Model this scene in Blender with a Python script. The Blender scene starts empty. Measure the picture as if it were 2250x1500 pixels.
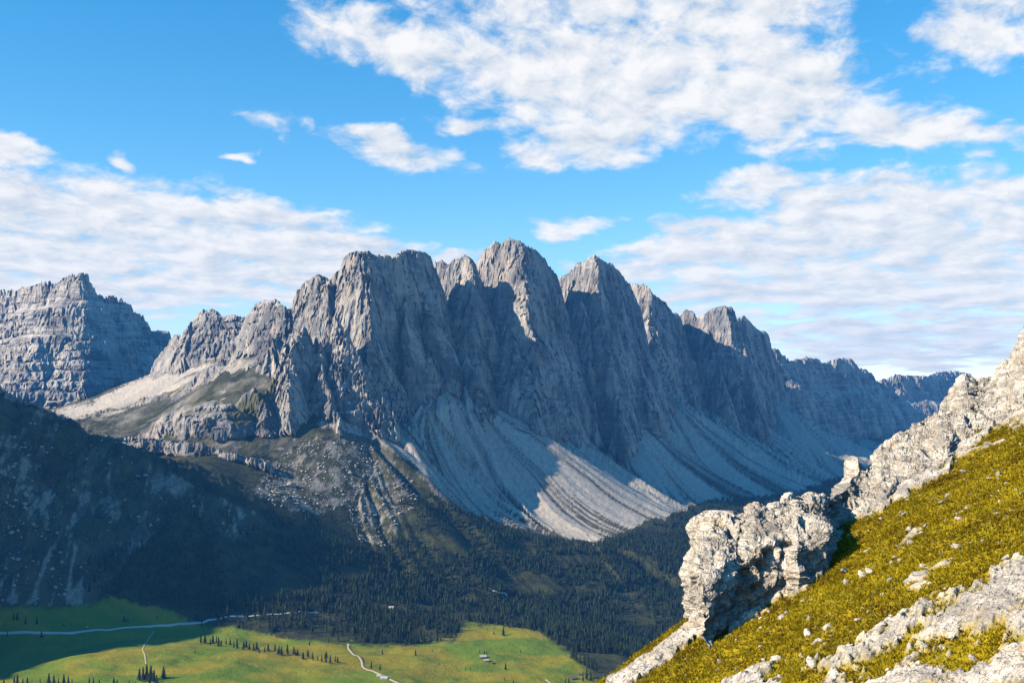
import bpy, math, random, time
import numpy as np
from mathutils import Vector
T0 = time.time()
random.seed(5)
RNG = np.random.default_rng(11)
S = bpy.context.scene
COL = S.collection
f32 = np.float32

# ------------------------------------------------------------------ camera
W0, H0 = 2250.0, 1500.0                    # pixel frame in which the photograph was measured
HFOV = math.radians(50.0)
FPX = (W0 / 2) / math.tan(HFOV / 2)
HORIZON = 870.0
PITCH = math.atan((HORIZON - H0 / 2) / FPX)
cd = bpy.data.cameras.new('camera')
cam = bpy.data.objects.new('camera', cd)
COL.objects.link(cam)
cd.sensor_width = 36.0
cd.lens = 18.0 / math.tan(HFOV / 2)
cd.clip_start = 0.5
cd.clip_end = 60000.0
cam.location = (0, 0, 0)
cam.rotation_euler = (math.pi / 2 + PITCH, 0, 0)
S.camera = cam

# ------------------------------------------------------------------ sun, sky, exposure
SUN_AZ = -110.0                             # degrees from the view axis, negative = to the left
SUN_EL = 30.0
saz, sel = math.radians(SUN_AZ), math.radians(SUN_EL)
SUNV = Vector((math.sin(saz) * math.cos(sel), math.cos(saz) * math.cos(sel), math.sin(sel)))
sl = bpy.data.lights.new('sun', 'SUN')
sl.energy = 5.0
sl.angle = math.radians(0.5)
sl.color = (1.0, 0.84, 0.64)
sun = bpy.data.objects.new('sun', sl)
COL.objects.link(sun)
sun.rotation_euler = (-SUNV).to_track_quat('-Z', 'Y').to_euler()

S.view_settings.view_transform = 'Standard'
S.view_settings.look = 'None'
S.view_settings.exposure = 0.9
S.view_settings.gamma = 1.0
S.view_settings.use_curve_mapping = False
S.cycles.use_denoising = True
S.cycles.max_bounces = 4
S.cycles.diffuse_bounces = 0
S.cycles.glossy_bounces = 1
S.cycles.transmission_bounces = 0
S.cycles.volume_bounces = 0
S.cycles.transparent_max_bounces = 8
S.cycles.sample_clamp_direct = 4.0
S.cycles.sample_clamp_indirect = 2.0
S.cycles.caustics_reflective = False
S.cycles.caustics_refractive = False


class NT:
    """small helper for node trees"""
    def __init__(s, tree):
        s.t = tree
        s.n = tree.nodes
        s.l = tree.links

    def _in(s, sock, v):
        if isinstance(v, bpy.types.NodeSocket):
            s.l.new(v, sock)
        elif v is not None:
            if sock.type == 'RGBA' and not hasattr(v, '__len__'):
                v = (v, v, v, 1)
            elif sock.type == 'RGBA' and len(v) == 3:
                v = (*v, 1)
            elif sock.type == 'VECTOR' and not hasattr(v, '__len__'):
                v = (v, v, v)
            sock.default_value = v

    def m(s, op, a, b=None, c=None, clamp=False):
        nd = s.n.new('ShaderNodeMath')
        nd.operation = op
        nd.use_clamp = clamp
        for i, v in enumerate((a, b, c)):
            if v is not None:
                s._in(nd.inputs[i], v)
        return nd.outputs[0]

    def v(s, op, a, b=None, scale=None):
        nd = s.n.new('ShaderNodeVectorMath')
        nd.operation = op
        s._in(nd.inputs[0], a)
        if b is not None:
            s._in(nd.inputs[1], b)
        if scale is not None:
            s._in(nd.inputs['Scale'], scale)
        return nd.outputs['Value'] if op in ('LENGTH', 'DOT_PRODUCT', 'DISTANCE') else nd.outputs[0]

    def xyz(s, x, y, z):
        nd = s.n.new('ShaderNodeCombineXYZ')
        for i, v in enumerate((x, y, z)):
            s._in(nd.inputs[i], v)
        return nd.outputs[0]

    def sep(s, v):
        nd = s.n.new('ShaderNodeSeparateXYZ')
        s._in(nd.inputs[0], v)
        return nd.outputs

    def noise(s, vec, scale, detail=4.0, rough=0.55, dist=0.0, lac=2.0):
        nd = s.n.new('ShaderNodeTexNoise')
        s._in(nd.inputs['Vector'], vec)
        nd.inputs['Scale'].default_value = scale
        nd.inputs['Detail'].default_value = detail
        nd.inputs['Roughness'].default_value = rough
        nd.inputs['Lacunarity'].default_value = lac
        nd.inputs['Distortion'].default_value = dist
        return nd.outputs[0]

    def mix(s, fac, a, b, mode='MIX'):
        nd = s.n.new('ShaderNodeMix')
        nd.data_type = 'RGBA'
        nd.blend_type = mode
        s._in(nd.inputs[0], fac)
        s._in(nd.inputs[6], a)
        s._in(nd.inputs[7], b)
        return nd.outputs[2]

    def sst(s, x, lo, hi, a=0.0, b=1.0):
        nd = s.n.new('ShaderNodeMapRange')
        nd.interpolation_type = 'SMOOTHSTEP'
        for i, v in enumerate((x, lo, hi, a, b)):
            s._in(nd.inputs[i], v)
        return nd.outputs[0]

    def attr(s, name, out='Fac'):
        nd = s.n.new('ShaderNodeAttribute')
        nd.attribute_name = name
        return nd.outputs[out]

    def geo(s, out='Position'):
        return s.n.new('ShaderNodeNewGeometry').outputs[out]

    def bump(s, h, strength=0.5, dist=1.0, normal=None):
        nd = s.n.new('ShaderNodeBump')
        nd.inputs['Strength'].default_value = strength
        nd.inputs['Distance'].default_value = dist
        s._in(nd.inputs['Height'], h)
        if normal is not None:
            s._in(nd.inputs['Normal'], normal)
        return nd.outputs[0]


def pix_dir(px, py):
    """unit-y world direction through photograph pixel"""
    dx = (px - W0 / 2) / FPX
    dz = (H0 / 2 - py) / FPX
    y = math.cos(PITCH) - dz * math.sin(PITCH)
    z = math.sin(PITCH) + dz * math.cos(PITCH)
    return dx / y, z / y


def P3(px, py, Y):
    a, b = pix_dir(px, py)
    return (a * Y, Y, b * Y)


# world: Nishita sky plus high cumulus sheets laid out over the sky dome by direction
wd = bpy.data.worlds.new('World')
S.world = wd
wd.use_nodes = True
N = NT(wd.node_tree)
N.n.clear()
sky = N.n.new('ShaderNodeTexSky')
sky.sky_type = 'NISHITA'
sky.sun_disc = False
sky.sun_elevation = sel
sky.sun_rotation = saz
sky.altitude = 2300.0
sky.air_density = 1.0
sky.dust_density = 0.1
sky.ozone_density = 2.2
hs = N.n.new('ShaderNodeHueSaturation')
hs.inputs['Hue'].default_value = 0.498
hs.inputs['Saturation'].default_value = 1.36
hs.inputs['Value'].default_value = 1.12
N.l.new(sky.outputs[0], hs.inputs['Color'])
den_ = N.v('ADD', N.v('SCALE', hs.outputs[0], scale=0.085), (1, 1, 1))
skyc = N.v('DIVIDE', hs.outputs[0], den_)      # keeps the band above the horizon from burning out
dvec = N.n.new('ShaderNodeTexCoord').outputs['Generated']
dx, dy, dz = N.sep(dvec)
AZ = N.m('ARCTAN2', dx, dy)
EL = N.m('ARCSINE', dz)
# (px, py, rx, ry, tilt deg, weight): soft cloud banks by azimuth and elevation
BANKS = [
    (150, 540, 560, 185, 3, 1.5), (520, 545, 470, 140, 8, 1.5), (770, 580, 260, 100, 10, 1.3), (-400, 500, 420, 220, 0, 1.4),
    (10, 330, 135, 50, 12, 1.1), (265, 352, 58, 26, 18, 0.75),
    (1320, 170, 450, 150, 6, 1.3), (1640, 180, 340, 160, 10, 1.3), (900, 110, 300, 85, 14, 1.0), (1290, 310, 200, 80, -8, 1.1),
    (1050, 275, 140, 30, 2, 0.8), (1300, 10, 420, 80, 0, 1.0), (1620, 0, 320, 110, 0, 1.1),
    (1990, 275, 210, 66, 8, 1.1), (2230, 300, 130, 45, 0, 0.9), (2150, 70, 160, 110, 0, 1.2), (2330, 40, 190, 110, 0, 1.0),
    (1760, 505, 400, 105, -14, 1.4), (2100, 470, 350, 120, -4, 1.5), (1700, 410, 190, 50, -6, 1.0), (1560, 560, 270, 85, -8, 1.3), (2420, 500, 260, 190, 0, 1.3),
    (2000, 595, 460, 85, 0, 1.5), (1680, 640, 350, 44, -2, 1.15), (2050, 662, 460, 36, 0, 1.1), (1960, 720, 430, 38, -1, 1.15), (2050, 785, 460, 30, 0, 1.05), (1560, 690, 130, 26, 0, .8), (1950, 640, 520, 60, 0, 1.2), (2000, 750, 460, 40, 0, 1.0),
    (870, 335, 175, 46, 9, 0.85), (600, 265, 80, 42, 25, 0.62), (530, 350, 48, 13, 0, 0.72), (1260, 498, 100, 28, 4, 0.75), (1000, 578, 100, 26, 0, 0.8), (1230, 600, 45, 24, 0, 0.7),
]
WARP = N.xyz(AZ, N.m('ADD', N.m('MULTIPLY', EL, 0.9), N.m('DIVIDE', -0.11, N.m('ADD', N.m('MAXIMUM', EL, -0.04), 0.10))), 0.0)     # sheets draw together toward the horizon
n_low = N.noise(WARP, 7.0, 3.0, 0.5)
n_mid = N.noise(WARP, 24.0, 8.0, 0.60, 0.3)
wx = N.m('MULTIPLY', N.m('SUBTRACT', N.noise(WARP, 13.0, 3.0, 0.55), 0.5), 0.075)
wy = N.m('MULTIPLY', N.m('SUBTRACT', N.noise(N.v('ADD', WARP, (7.3, 2.1, 0)), 13.0, 3.0, 0.55), 0.5), 0.05)
AZw, ELw = N.m('ADD', AZ, wx), N.m('ADD', EL, wy)
field = N.m('MULTIPLY_ADD', n_low, 2.6, -3.0)     # cover outside the frame thinned almost away so the skylight stays blue
for px, py, rx, ry, tilt, wgt in BANKS:
    a, b = pix_dir(px, py)
    az0 = math.atan2(a, 1)
    el0 = math.atan2(b, math.hypot(a, 1))
    ca = math.cos(az0)
    rxa, rya = rx / FPX * ca * ca * 1.05, ry / FPX * ca
    c, s_ = math.cos(math.radians(-tilt)), math.sin(math.radians(-tilt))
    du, dv = N.m('SUBTRACT', AZw, az0), N.m('SUBTRACT', ELw, el0)
    u = N.m('MULTIPLY_ADD', dv, s_ / rxa, N.m('MULTIPLY', du, c / rxa))
    w = N.m('MULTIPLY_ADD', dv, c / rya, N.m('MULTIPLY', du, -s_ / rya))
    q = N.m('MULTIPLY_ADD', u, u, N.m('MULTIPLY', w, w))
    field = N.m('MAXIMUM', field, N.m('MULTIPLY_ADD', q, -wgt, wgt))
dens = N.m('ADD', N.m('MINIMUM', field, 1.0), N.m('MULTIPLY_ADD', n_mid, 2.7, -1.33))
cover = N.sst(dens, 0.06, 1.0)
# relief of the cloud: density sampled a little toward the sun against the density here
WS = N.v('ADD', WARP, (-0.012, 0.020, 0))
n_sh = N.noise(WS, 24.0, 5.0, 0.60, 0.3)
relief = N.m('SUBTRACT', n_mid, n_sh)
n_bel = N.noise(N.v('MULTIPLY', WARP, (1.0, 1.6, 1.0)), 8.0, 3.0, 0.55)
shade = N.m('ADD', N.m('MULTIPLY_ADD', relief, 2.1, 0.64), N.m('MULTIPLY_ADD', n_bel, 0.75, -0.375), clamp=True)
cloudc = N.mix(shade, (0.56, 0.65, 0.76), (1.0, 0.985, 0.97))
bgs = N.n.new('ShaderNodeBackground')
N._in(bgs.inputs['Color'], skyc)
bgs.inputs['Strength'].default_value = 0.15
bgc = N.n.new('ShaderNodeBackground')
N._in(bgc.inputs['Color'], cloudc)
bgc.inputs['Strength'].default_value = 0.55
wd.cycles.sampling_method = 'MANUAL'
wd.cycles.sample_map_resolution = 512
mx = N.n.new('ShaderNodeMixShader')
N.l.new(N.m('MULTIPLY', cover, 0.97), mx.inputs[0])
N.l.new(bgs.outputs[0], mx.inputs[1])
N.l.new(bgc.outputs[0], mx.inputs[2])
wo = N.n.new('ShaderNodeOutputWorld')
N.l.new(mx.outputs[0], wo.inputs['Surface'])


# ------------------------------------------------------------------ noise in numpy
def _h(ix, iy, iz, seed):
    h = ix * np.uint32(374761393) + iy * np.uint32(668265263) + iz * np.uint32(2246822519) + np.uint32((seed * 2654435761) & 0xffffffff)
    h = (h ^ (h >> np.uint32(13))) * np.uint32(1274126177)
    return h ^ (h >> np.uint32(16))


def n2(x, y, seed=0):
    x = np.asarray(x, f32)
    y = np.asarray(y, f32)
    x0 = np.floor(x)
    y0 = np.floor(y)
    fx, fy = x - x0, y - y0
    ix = x0.astype(np.int32).view(np.uint32)
    iy = y0.astype(np.int32).view(np.uint32)
    z = np.uint32(seed)
    u = fx * fx * fx * (fx * (fx * 6 - 15) + 10)
    v = fy * fy * fy * (fy * (fy * 6 - 15) + 10)
    one = np.uint32(1)

    def g(a, b, ex, ey):
        h = _h(a, b, z, seed)
        gx = (h & np.uint32(1023)).astype(f32) * f32(2 / 1023.) - f32(1)
        gy = ((h >> np.uint32(10)) & np.uint32(1023)).astype(f32) * f32(2 / 1023.) - f32(1)
        return gx * ex + gy * ey
    a = g(ix, iy, fx, fy)
    b = g(ix + one, iy, fx - 1, fy)
    c = g(ix, iy + one, fx, fy - 1)
    d = g(ix + one, iy + one, fx - 1, fy - 1)
    a = a + u * (b - a)
    c = c + u * (d - c)
    return (a + v * (c - a)) * f32(1.5)


def n3(x, y, z, seed=0):
    x, y, z = np.asarray(x, f32), np.asarray(y, f32), np.asarray(z, f32)
    x0, y0, z0 = np.floor(x), np.floor(y), np.floor(z)
    fx, fy, fz = x - x0, y - y0, z - z0
    ix, iy, iz = (q.astype(np.int32).view(np.uint32) for q in (x0, y0, z0))
    u, v, w = (t * t * t * (t * (t * 6 - 15) + 10) for t in (fx, fy, fz))
    one = np.uint32(1)

    def g(a, b, c, ex, ey, ez):
        h = _h(a, b, c, seed)
        k = f32(2 / 1023.)
        return ((h & np.uint32(1023)).astype(f32) * k - f32(1)) * ex + (((h >> np.uint32(10)) & np.uint32(1023)).astype(f32) * k - f32(1)) * ey + (((h >> np.uint32(20)) & np.uint32(1023)).astype(f32) * k - f32(1)) * ez
    r = []
    for cz in (0, 1):
        zz = iz + np.uint32(cz)
        a = g(ix, iy, zz, fx, fy, fz - cz)
        b = g(ix + one, iy, zz, fx - 1, fy, fz - cz)
        c = g(ix, iy + one, zz, fx, fy - 1, fz - cz)
        d = g(ix + one, iy + one, zz, fx - 1, fy - 1, fz - cz)
        a = a + u * (b - a)
        c = c + u * (d - c)
        r.append(a + v * (c - a))
    return (r[0] + w * (r[1] - r[0])) * f32(1.4)


def fbm2(x, y, s, o=4, seed=0, gain=0.5):
    a, t, n = 1.0, 0.0, 0.0
    for i in range(o):
        t = t + a * n2(x / s, y / s, seed + i)
        n += a
        a *= gain
        s /= 2.03
    return t / n


def rid2(x, y, s, o=4, seed=0, gain=0.5):
    a, t, n = 1.0, 0.0, 0.0
    for i in range(o):
        t = t + a * (1 - 2 * np.abs(n2(x / s, y / s, seed + i)))
        n += a
        a *= gain
        s /= 2.03
    return t / n


def fbm3(x, y, z, s, o=4, seed=0, gain=0.5):
    a, t, n = 1.0, 0.0, 0.0
    for i in range(o):
        t = t + a * n3(x / s, y / s, z / s, seed + i)
        n += a
        a *= gain
        s /= 2.03
    return t / n


def rid3(x, y, z, s, o=4, seed=0, gain=0.5):
    a, t, n = 1.0, 0.0, 0.0
    for i in range(o):
        t = t + a * (1 - 2 * np.abs(n3(x / s, y / s, z / s, seed + i)))
        n += a
        a *= gain
        s /= 2.03
    return t / n


def ss(x, a, b):
    t = np.clip((x - a) / (b - a), 0, 1)
    return t * t * (3 - 2 * t)


# ------------------------------------------------------------------ far terrain: heights
# soft ground (valley, meadows, debris slopes): survey points (pixel, pixel, distance)
BASE = [
    (-200, 1500, 1850), (0, 1500, 1880), (300, 1500, 1880), (600, 1500, 1900), (900, 1500, 1930), (1200, 1500, 1990), (1320, 1500, 2040), (1600, 1500, 2150), (2000, 1500, 2350), (2400, 1500, 2600),
    (0, 1590, 1600), (700, 1600, 1600), (1400, 1600, 1700), (2200, 1600, 1900),
    (0, 1390, 2230), (200, 1386, 2250), (420, 1368, 2320), (600, 1350, 2400), (700, 1345, 2460), (-250, 1370, 2200),
    (150, 1440, 2040), (430, 1430, 2080), (620, 1425, 2120), (760, 1425, 2180), (1000, 1410, 2280), (1060, 1445, 2170), (1250, 1445, 2200), (1080, 1372, 2450), (1180, 1385, 2420),
    (900, 1340, 2560), (1100, 1300, 2950), (1350, 1400, 2620), (1250, 1340, 2900), (1480, 1320, 3050), (1450, 1400, 2800), (950, 1240, 3050), (1700, 1300, 3400), (2000, 1200, 4000),
    (1250, 1240, 3450), (1350, 1250, 3480), (1450, 1190, 3850), (1480, 1120, 4300), (1600, 1130, 4500), (1750, 1085, 5200), (1850, 1065, 5600), (2100, 1080, 6000),
    (1290, 1190, 3720), (1110, 1155, 3680), (1040, 1135, 3600), (1440, 1125, 4120), (1560, 1100, 4600), (1730, 1085, 5050),
    (1200, 1015, 3990), (1100, 970, 4020), (1350, 1000, 4450), (1500, 1010, 4900), (1000, 1010, 3850), (910, 970, 3750), (1600, 970, 5450), (1700, 950, 5900), (1850, 1000, 6700), (1930, 1015, 6500),
    (960, 885, 3960), (850, 930, 3700), (1100, 895, 4250), (1250, 915, 4560), (1320, 885, 4900), (1450, 870, 5350), (1600, 915, 5800), (1660, 890, 6050), (1900, 940, 7800), (2050, 940, 9200), (2150, 960, 9500),
    (760, 930, 3480), (700, 1000, 3280), (650, 1055, 3180), (800, 1075, 3220), (850, 1150, 3130), (700, 1135, 2980), (590, 1080, 2950), (900, 1080, 3350), (960, 1100, 3480),
    (470, 905, 3500), (380, 960, 3500), (300, 985, 3350), (430, 1010, 3080), (300, 1035, 3100), (540, 1062, 2990), (560, 930, 3500), (620, 960, 3350),
    (600, 750, 4250), (540, 780, 4350), (480, 805, 4450), (400, 815, 4700), (330, 845, 4600), (250, 885, 4600), (170, 915, 4500), (120, 905, 4950), (40, 900, 5200), (350, 815, 5150), (230, 930, 4000), (330, 930, 3850), (420, 880, 3900), (520, 850, 3800), (560, 800, 3950),
    (0, 890, 2770), (60, 915, 2790), (120, 935, 2810), (180, 955, 2830), (300, 1002, 2840), (400, 1057, 2820), (500, 1107, 2810), (570, 1150, 2810), (700, 1210, 2830), (850, 1268, 2850), (1000, 1315, 2860),
    (50, 990, 2640), (150, 1000, 2740), (40, 1100, 2500), (150, 1130, 2560), (260, 1090, 2680), (80, 1230, 2370), (200, 1325, 2310), (0, 1330, 2260), (300, 1170, 2560), (300, 1260, 2410), (450, 1200, 2590), (500, 1300, 2460), (650, 1280, 2600), (350, 1330, 2350),
    (100, 975, 3100), (300, 1060, 3060), (0, 930, 3500),
]
OFF = [  # beyond the left edge of the frame and behind: (x, y, z)
    (-1600, 2650, 200), (-2000, 2000, 150), (-2050, 1750, 100), (-1650, 1900, -60), (-2000, 2400, 220), (-2050, 2750, 280), (-2050, 3200, 260), (-1700, 3300, 0), (-2300, 4000, 60), (-2600, 3000, 400), (-2800, 2000, 420), (-2500, 1000, 150), (-1700, 1300, 0), (-1100, 1500, -420), (-900, 1000, -470),
    (-3500, 5000, 50), (-3500, 3500, 250), (-5000, 5000, 150), (-5000, 2500, 250), (0, 1000, -540), (1000, 1200, -560), (2500, 2500, -560), (3500, 4000, -450), (5000, 6500, -300), (6500, 9000, -350), (5000, 10500, -300),
    (-200, 6500, 50), (-1500, 8000, 0), (1500, 9500, -50), (-3500, 8500, -50), (3500, 12000, -300), (0, 12000, -150), (-5000, 12000, -150), (6000, 4000, -400),
]
BP = np.array([P3(*p) for p in BASE] + OFF, float)


def tps_fit(p):
    n = len(p)
    xy = p[:, :2] / 1000
    d2 = ((xy[:, None] - xy[None]) ** 2).sum(-1)
    K = 0.5 * d2 * np.log(d2 + 1e-9)
    K[np.diag_indices(n)] += 0.0015
    A = np.zeros((n + 3, n + 3))
    A[:n, :n] = K
    A[:n, n] = 1
    A[:n, n + 1:] = xy
    A[n:, :n] = A[:n, n:].T
    b = np.zeros(n + 3)
    b[:n] = p[:, 2]
    return np.linalg.solve(A, b)


TW = tps_fit(BP)


def tps(x, y):
    X, Y = (x / 1000).astype(f32), (y / 1000).astype(f32)
    r = f32(TW[-3]) + f32(TW[-2]) * X + f32(TW[-1]) * Y
    for (a, b, _), w in zip(BP, TW):
        d2 = (X - f32(a / 1000)) ** 2 + (Y - f32(b / 1000)) ** 2
        r += f32(0.5 * w) * d2 * np.log(d2 + f32(1e-9))
    return r


# rock masses: upper envelopes of faceted cones standing on crest lines
def unit(a):
    a = np.array(a, float)
    return a / np.linalg.norm(a)


def facets(Ld, Fd, Rd, Bd, B2, m=(1, 1, 1, .8, .8), front=None):
    r = [(unit(d) * k) for d, k in zip((Ld, Fd, Rd, Bd, B2), m)]
    return r + [unit(front)] if front else r


CONES = []   # (x, y, z, facet list, profile, mass id)


def densify(pts, step):
    out = []
    for a, b in zip(pts[:-1], pts[1:]):
        a, b = np.array(a, float), np.array(b, float)
        n = max(1, int(np.ceil(np.linalg.norm(b - a) / step)))
        for i in range(n):
            out.append(a + (b - a) * i / n)
    out.append(np.array(pts[-1], float))
    return out


def crest(trace, depth, fac, prof, mid, step=22, rot=0.0):
    dpx, dY = zip(*depth)
    pts = [P3(px, py, float(np.interp(px, dpx, dY))) for px, py in trace]
    rr = np.random.default_rng(mid * 7 + len(trace))
    for i, p in enumerate(densify(pts, step)):
        a = (0 if mid == 5 else rr.normal(0, .035)) + rot
        c, s_ = math.cos(a), math.sin(a)
        fc = [np.array((v[0] * c - v[1] * s_, v[0] * s_ + v[1] * c)) for v in fac]
        CONES.append((p[0], p[1], p[2], fc, prof, mid))


def rib(trace, fac, prof, mid, step=34):
    pts = [P3(*t) for t in trace]
    for p in densify(pts, step):
        CONES.append((p[0], p[1], p[2], fac, prof, mid))


FMAIN = facets((-.70, -.71), (.85, -.53), (.6, .8), (-.3, .95), (-.95, .3), (1, 1, 1.1, .8, .8))
FRIB = facets((-.74, -.67), (.90, -.44), (.6, .8), (-.3, .95), (-.95, .3), (1.35, 1.35, 1.0, .7, 1.0))
PMAIN = ((1.5, 14), (3.9, 85), (2.8, 100), (4.0, 9e9))
PRIB = ((3.0, 70), (3.6, 9e9))
MAIN = [(556, 698), (564, 685), (577, 662), (590, 657), (602, 660), (612, 658), (624, 668), (636, 671), (646, 677), (656, 670), (664, 668), (667, 634), (685, 632), (688, 614), (694, 610), (701, 603), (708, 609), (716, 602), (720, 612), (732, 614),
        (734, 640), (740, 596), (750, 592), (760, 588), (763, 577), (766, 572), (773, 556), (788, 550), (807, 549), (826, 552), (842, 561), (853, 556), (865, 567), (876, 555), (890, 551), (904, 549), (920, 550), (932, 550), (947, 560), (953, 577), (958, 586),
        (966, 574), (976, 569), (989, 577), (1001, 577), (1014, 567), (1031, 560), (1043, 570), (1052, 575), (1064, 561), (1083, 541), (1090, 536), (1095, 530), (1100, 532), (1106, 535), (1110, 548), (1116, 528), (1127, 523), (1138, 525), (1144, 528), (1147, 534), (1155, 533), (1164, 538),
        (1183, 550), (1199, 566), (1210, 582), (1220, 597), (1226, 617), (1232, 612), (1248, 603), (1266, 589), (1288, 574), (1300, 566), (1313, 560), (1320, 566), (1326, 574), (1345, 575), (1357, 585), (1366, 598), (1373, 611), (1379, 632), (1388, 626), (1404, 621), (1417, 622), (1428, 630), (1442, 646),
        (1454, 654), (1470, 671), (1477, 690), (1487, 683), (1494, 696), (1499, 686), (1514, 680), (1523, 682), (1530, 701), (1542, 693), (1558, 688), (1570, 675), (1583, 671), (1595, 671), (1611, 675), (1617, 701), (1625, 696), (1633, 693), (1644, 698), (1652, 704), (1664, 719), (1676, 724), (1688, 732), (1691, 754), (1699, 766)]
DMAIN = [(556, 4470), (640, 4170), (652, 4210), (664, 4260), (733, 4030), (736, 4190), (815, 3930), (945, 4260), (958, 4330), (961, 4610), (1042, 4370), (1050, 4420), (1052, 4760), (1150, 4480), (1216, 4800), (1225, 4860), (1228, 5130), (1313, 4900), (1376, 5240), (1380, 5300), (1384, 5720), (1432, 5560), (1474, 5800), (1480, 5900), (1490, 5880), (1496, 6200), (1604, 5950), (1690, 6550), (1699, 6650)]
CUTS = [556, 659, 734.5, 959.5, 1051, 1226.5, 1382, 1495, 1720]
for c0, c1 in zip(CUTS[:-1], CUTS[1:]):
    crest([p for p in MAIN if c0 <= p[0] < c1], DMAIN, FMAIN, PMAIN, 1)
FRIB = facets((-.74, -.67), (.90, -.44), (.6, .8), (-.3, .95), (-.95, .3), (1.0, 1.0, 1.0, .7, 1.0))
PRIBS = [
    [(600, 735, 3900), (598, 770, 3860)], [(615, 732, 3880), (612, 790, 3830)],
    [(675, 715, 3660), (650, 770, 3560), (646, 860, 3450), (645, 935, 3380)],
    [(640, 745, 3700), (628, 800, 3600), (600, 850, 3520)],
    [(749, 690, 3730), (769, 730, 3690), (800, 793, 3650), (825, 860, 3600), (850, 905, 3560)],
    [(700, 735, 3690), (720, 800, 3600), (740, 880, 3500), (760, 915, 3450)],
    [(792, 769, 3700), (847, 855, 3640), (880, 905, 3600)],
]
for r_ in PRIBS:
    rib(r_, FRIB, PRIB, 1)
# table-topped mountains at the far end of the range
FAR = [(1695, 770), (1713, 761), (1722, 772), (1738, 791), (1763, 785), (1776, 781), (1801, 785), (1809, 795), (1826, 790), (1857, 783), (1870, 786), (1882, 791), (1885, 804), (1907, 810), (1920, 819), (1922, 833), (1931, 835), (1967, 822), (2001, 821), (2033, 822), (2039, 826), (2055, 818), (2070, 813), (2111, 813), (2136, 819), (2142, 830), (2149, 844), (2170, 870)]
DFAR = [(1695, 6850), (1740, 7000), (1763, 7350), (1850, 7700), (1920, 8000), (1931, 8500), (2033, 8800), (2045, 9300), (2150, 9700)]
FFAR = facets((-.75, -.66), (.82, -.57), (.55, .83), (-.3, .95), (-.9, .4), (1, 1, 1, .35, .5), (.3, -1))
crest(FAR, DFAR, FFAR, ((2.6, 75), (.9, 60), (2.0, 60), (3.0, 9e9)), 2, step=16)
# massif at the far left
LEFT = [(-420, 700), (-250, 640), (-120, 650), (0, 640), (28, 634), (41, 637), (72, 624), (97, 616), (116, 616), (128, 622), (141, 613), (158, 607), (174, 602), (180, 606), (188, 599), (199, 600), (204, 616), (213, 627), (216, 640), (226, 645), (230, 652), (248, 651), (260, 645), (276, 654), (293, 667), (298, 677), (312, 683), (323, 692), (332, 707), (338, 722), (346, 722), (354, 718), (364, 724), (373, 720), (382, 733), (390, 745)]
DLEFT = [(-420, 6600), (0, 5950), (192, 5520), (216, 5680), (332, 5950), (390, 6050)]
FLEFT = facets((-.58, -.81), (.80, -.60), (.9, .43), (-.2, .97), (-.95, .3), (1, 1, 1.2, .7, .7), (.15, -1))
crest(LEFT, DLEFT, FLEFT, ((2.6, 55), (.75, 60), (2.4, 50), (.8, 45), (2.8, 9e9)), 3, step=26)
for r_ in ([(188, 690, 5400), (185, 730, 5330)], [(95, 740, 5300), (90, 830, 5180)]):
    rib(r_, FLEFT, ((1.6, 9e9),), 3, 40)
# small peaks in the gap
GAP = [(385, 742), (400, 733), (417, 727), (421, 715), (426, 703), (431, 712), (434, 716), (439, 695), (451, 681), (462, 680), (473, 677), (489, 681), (497, 690), (505, 696), (512, 690), (520, 687), (530, 690), (539, 696), (548, 695), (558, 702)]
crest(GAP, [(385, 5200), (426, 4880), (440, 4900), (558, 4750)], FMAIN, ((2.2, 70), (2.0, 9e9)), 4, step=16)
rib([(426, 703, 4880), (425, 740, 4860), (420, 775, 4820)], FRIB, PRIB, 4, 24)
rib([(478, 680, 4860), (500, 730, 4800), (530, 770, 4740)], FRIB, PRIB, 4, 30)
# rocky bench under the pale debris field, grassy knoll and the dark cliff band below it
FB = facets((-.7, -.71), (.6, -.8), (.8, .6), (0, 1), (-.9, .4), (1, 1, .8, .15, .4), (-.05, -1))
crest([(150, 925), (175, 915), (219, 899), (282, 893), (329, 871), (360, 868), (392, 865), (423, 837), (450, 820), (480, 801), (520, 780), (560, 760), (590, 744)], [(150, 4300), (282, 4250), (392, 4150), (480, 4100), (590, 4020)], FB, ((1.7, 28), (.95, 60), (1.6, 9e9)), 5, step=10)
crest([(415, 915), (435, 895), (455, 883), (480, 878), (500, 884), (512, 900), (516, 925)], [(415, 3480), (480, 3430), (516, 3380)], FB, ((.35, 18), (1.0, 45), (2.2, 9e9)), 5, step=10)
crest([(180, 948), (230, 955), (290, 958), (350, 962), (400, 964), (440, 970), (500, 985), (560, 1003), (600, 1005)], [(180, 3300), (350, 3240), (500, 3190), (600, 3200)], FB, ((2.6, 30), (1.2, 40), (1.6, 9e9)), 5, step=8)
rib([(575, 850, 3500), (590, 900, 3420), (600, 930, 3380)], FB, ((1.8, 9e9),), 5, 30)
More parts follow.
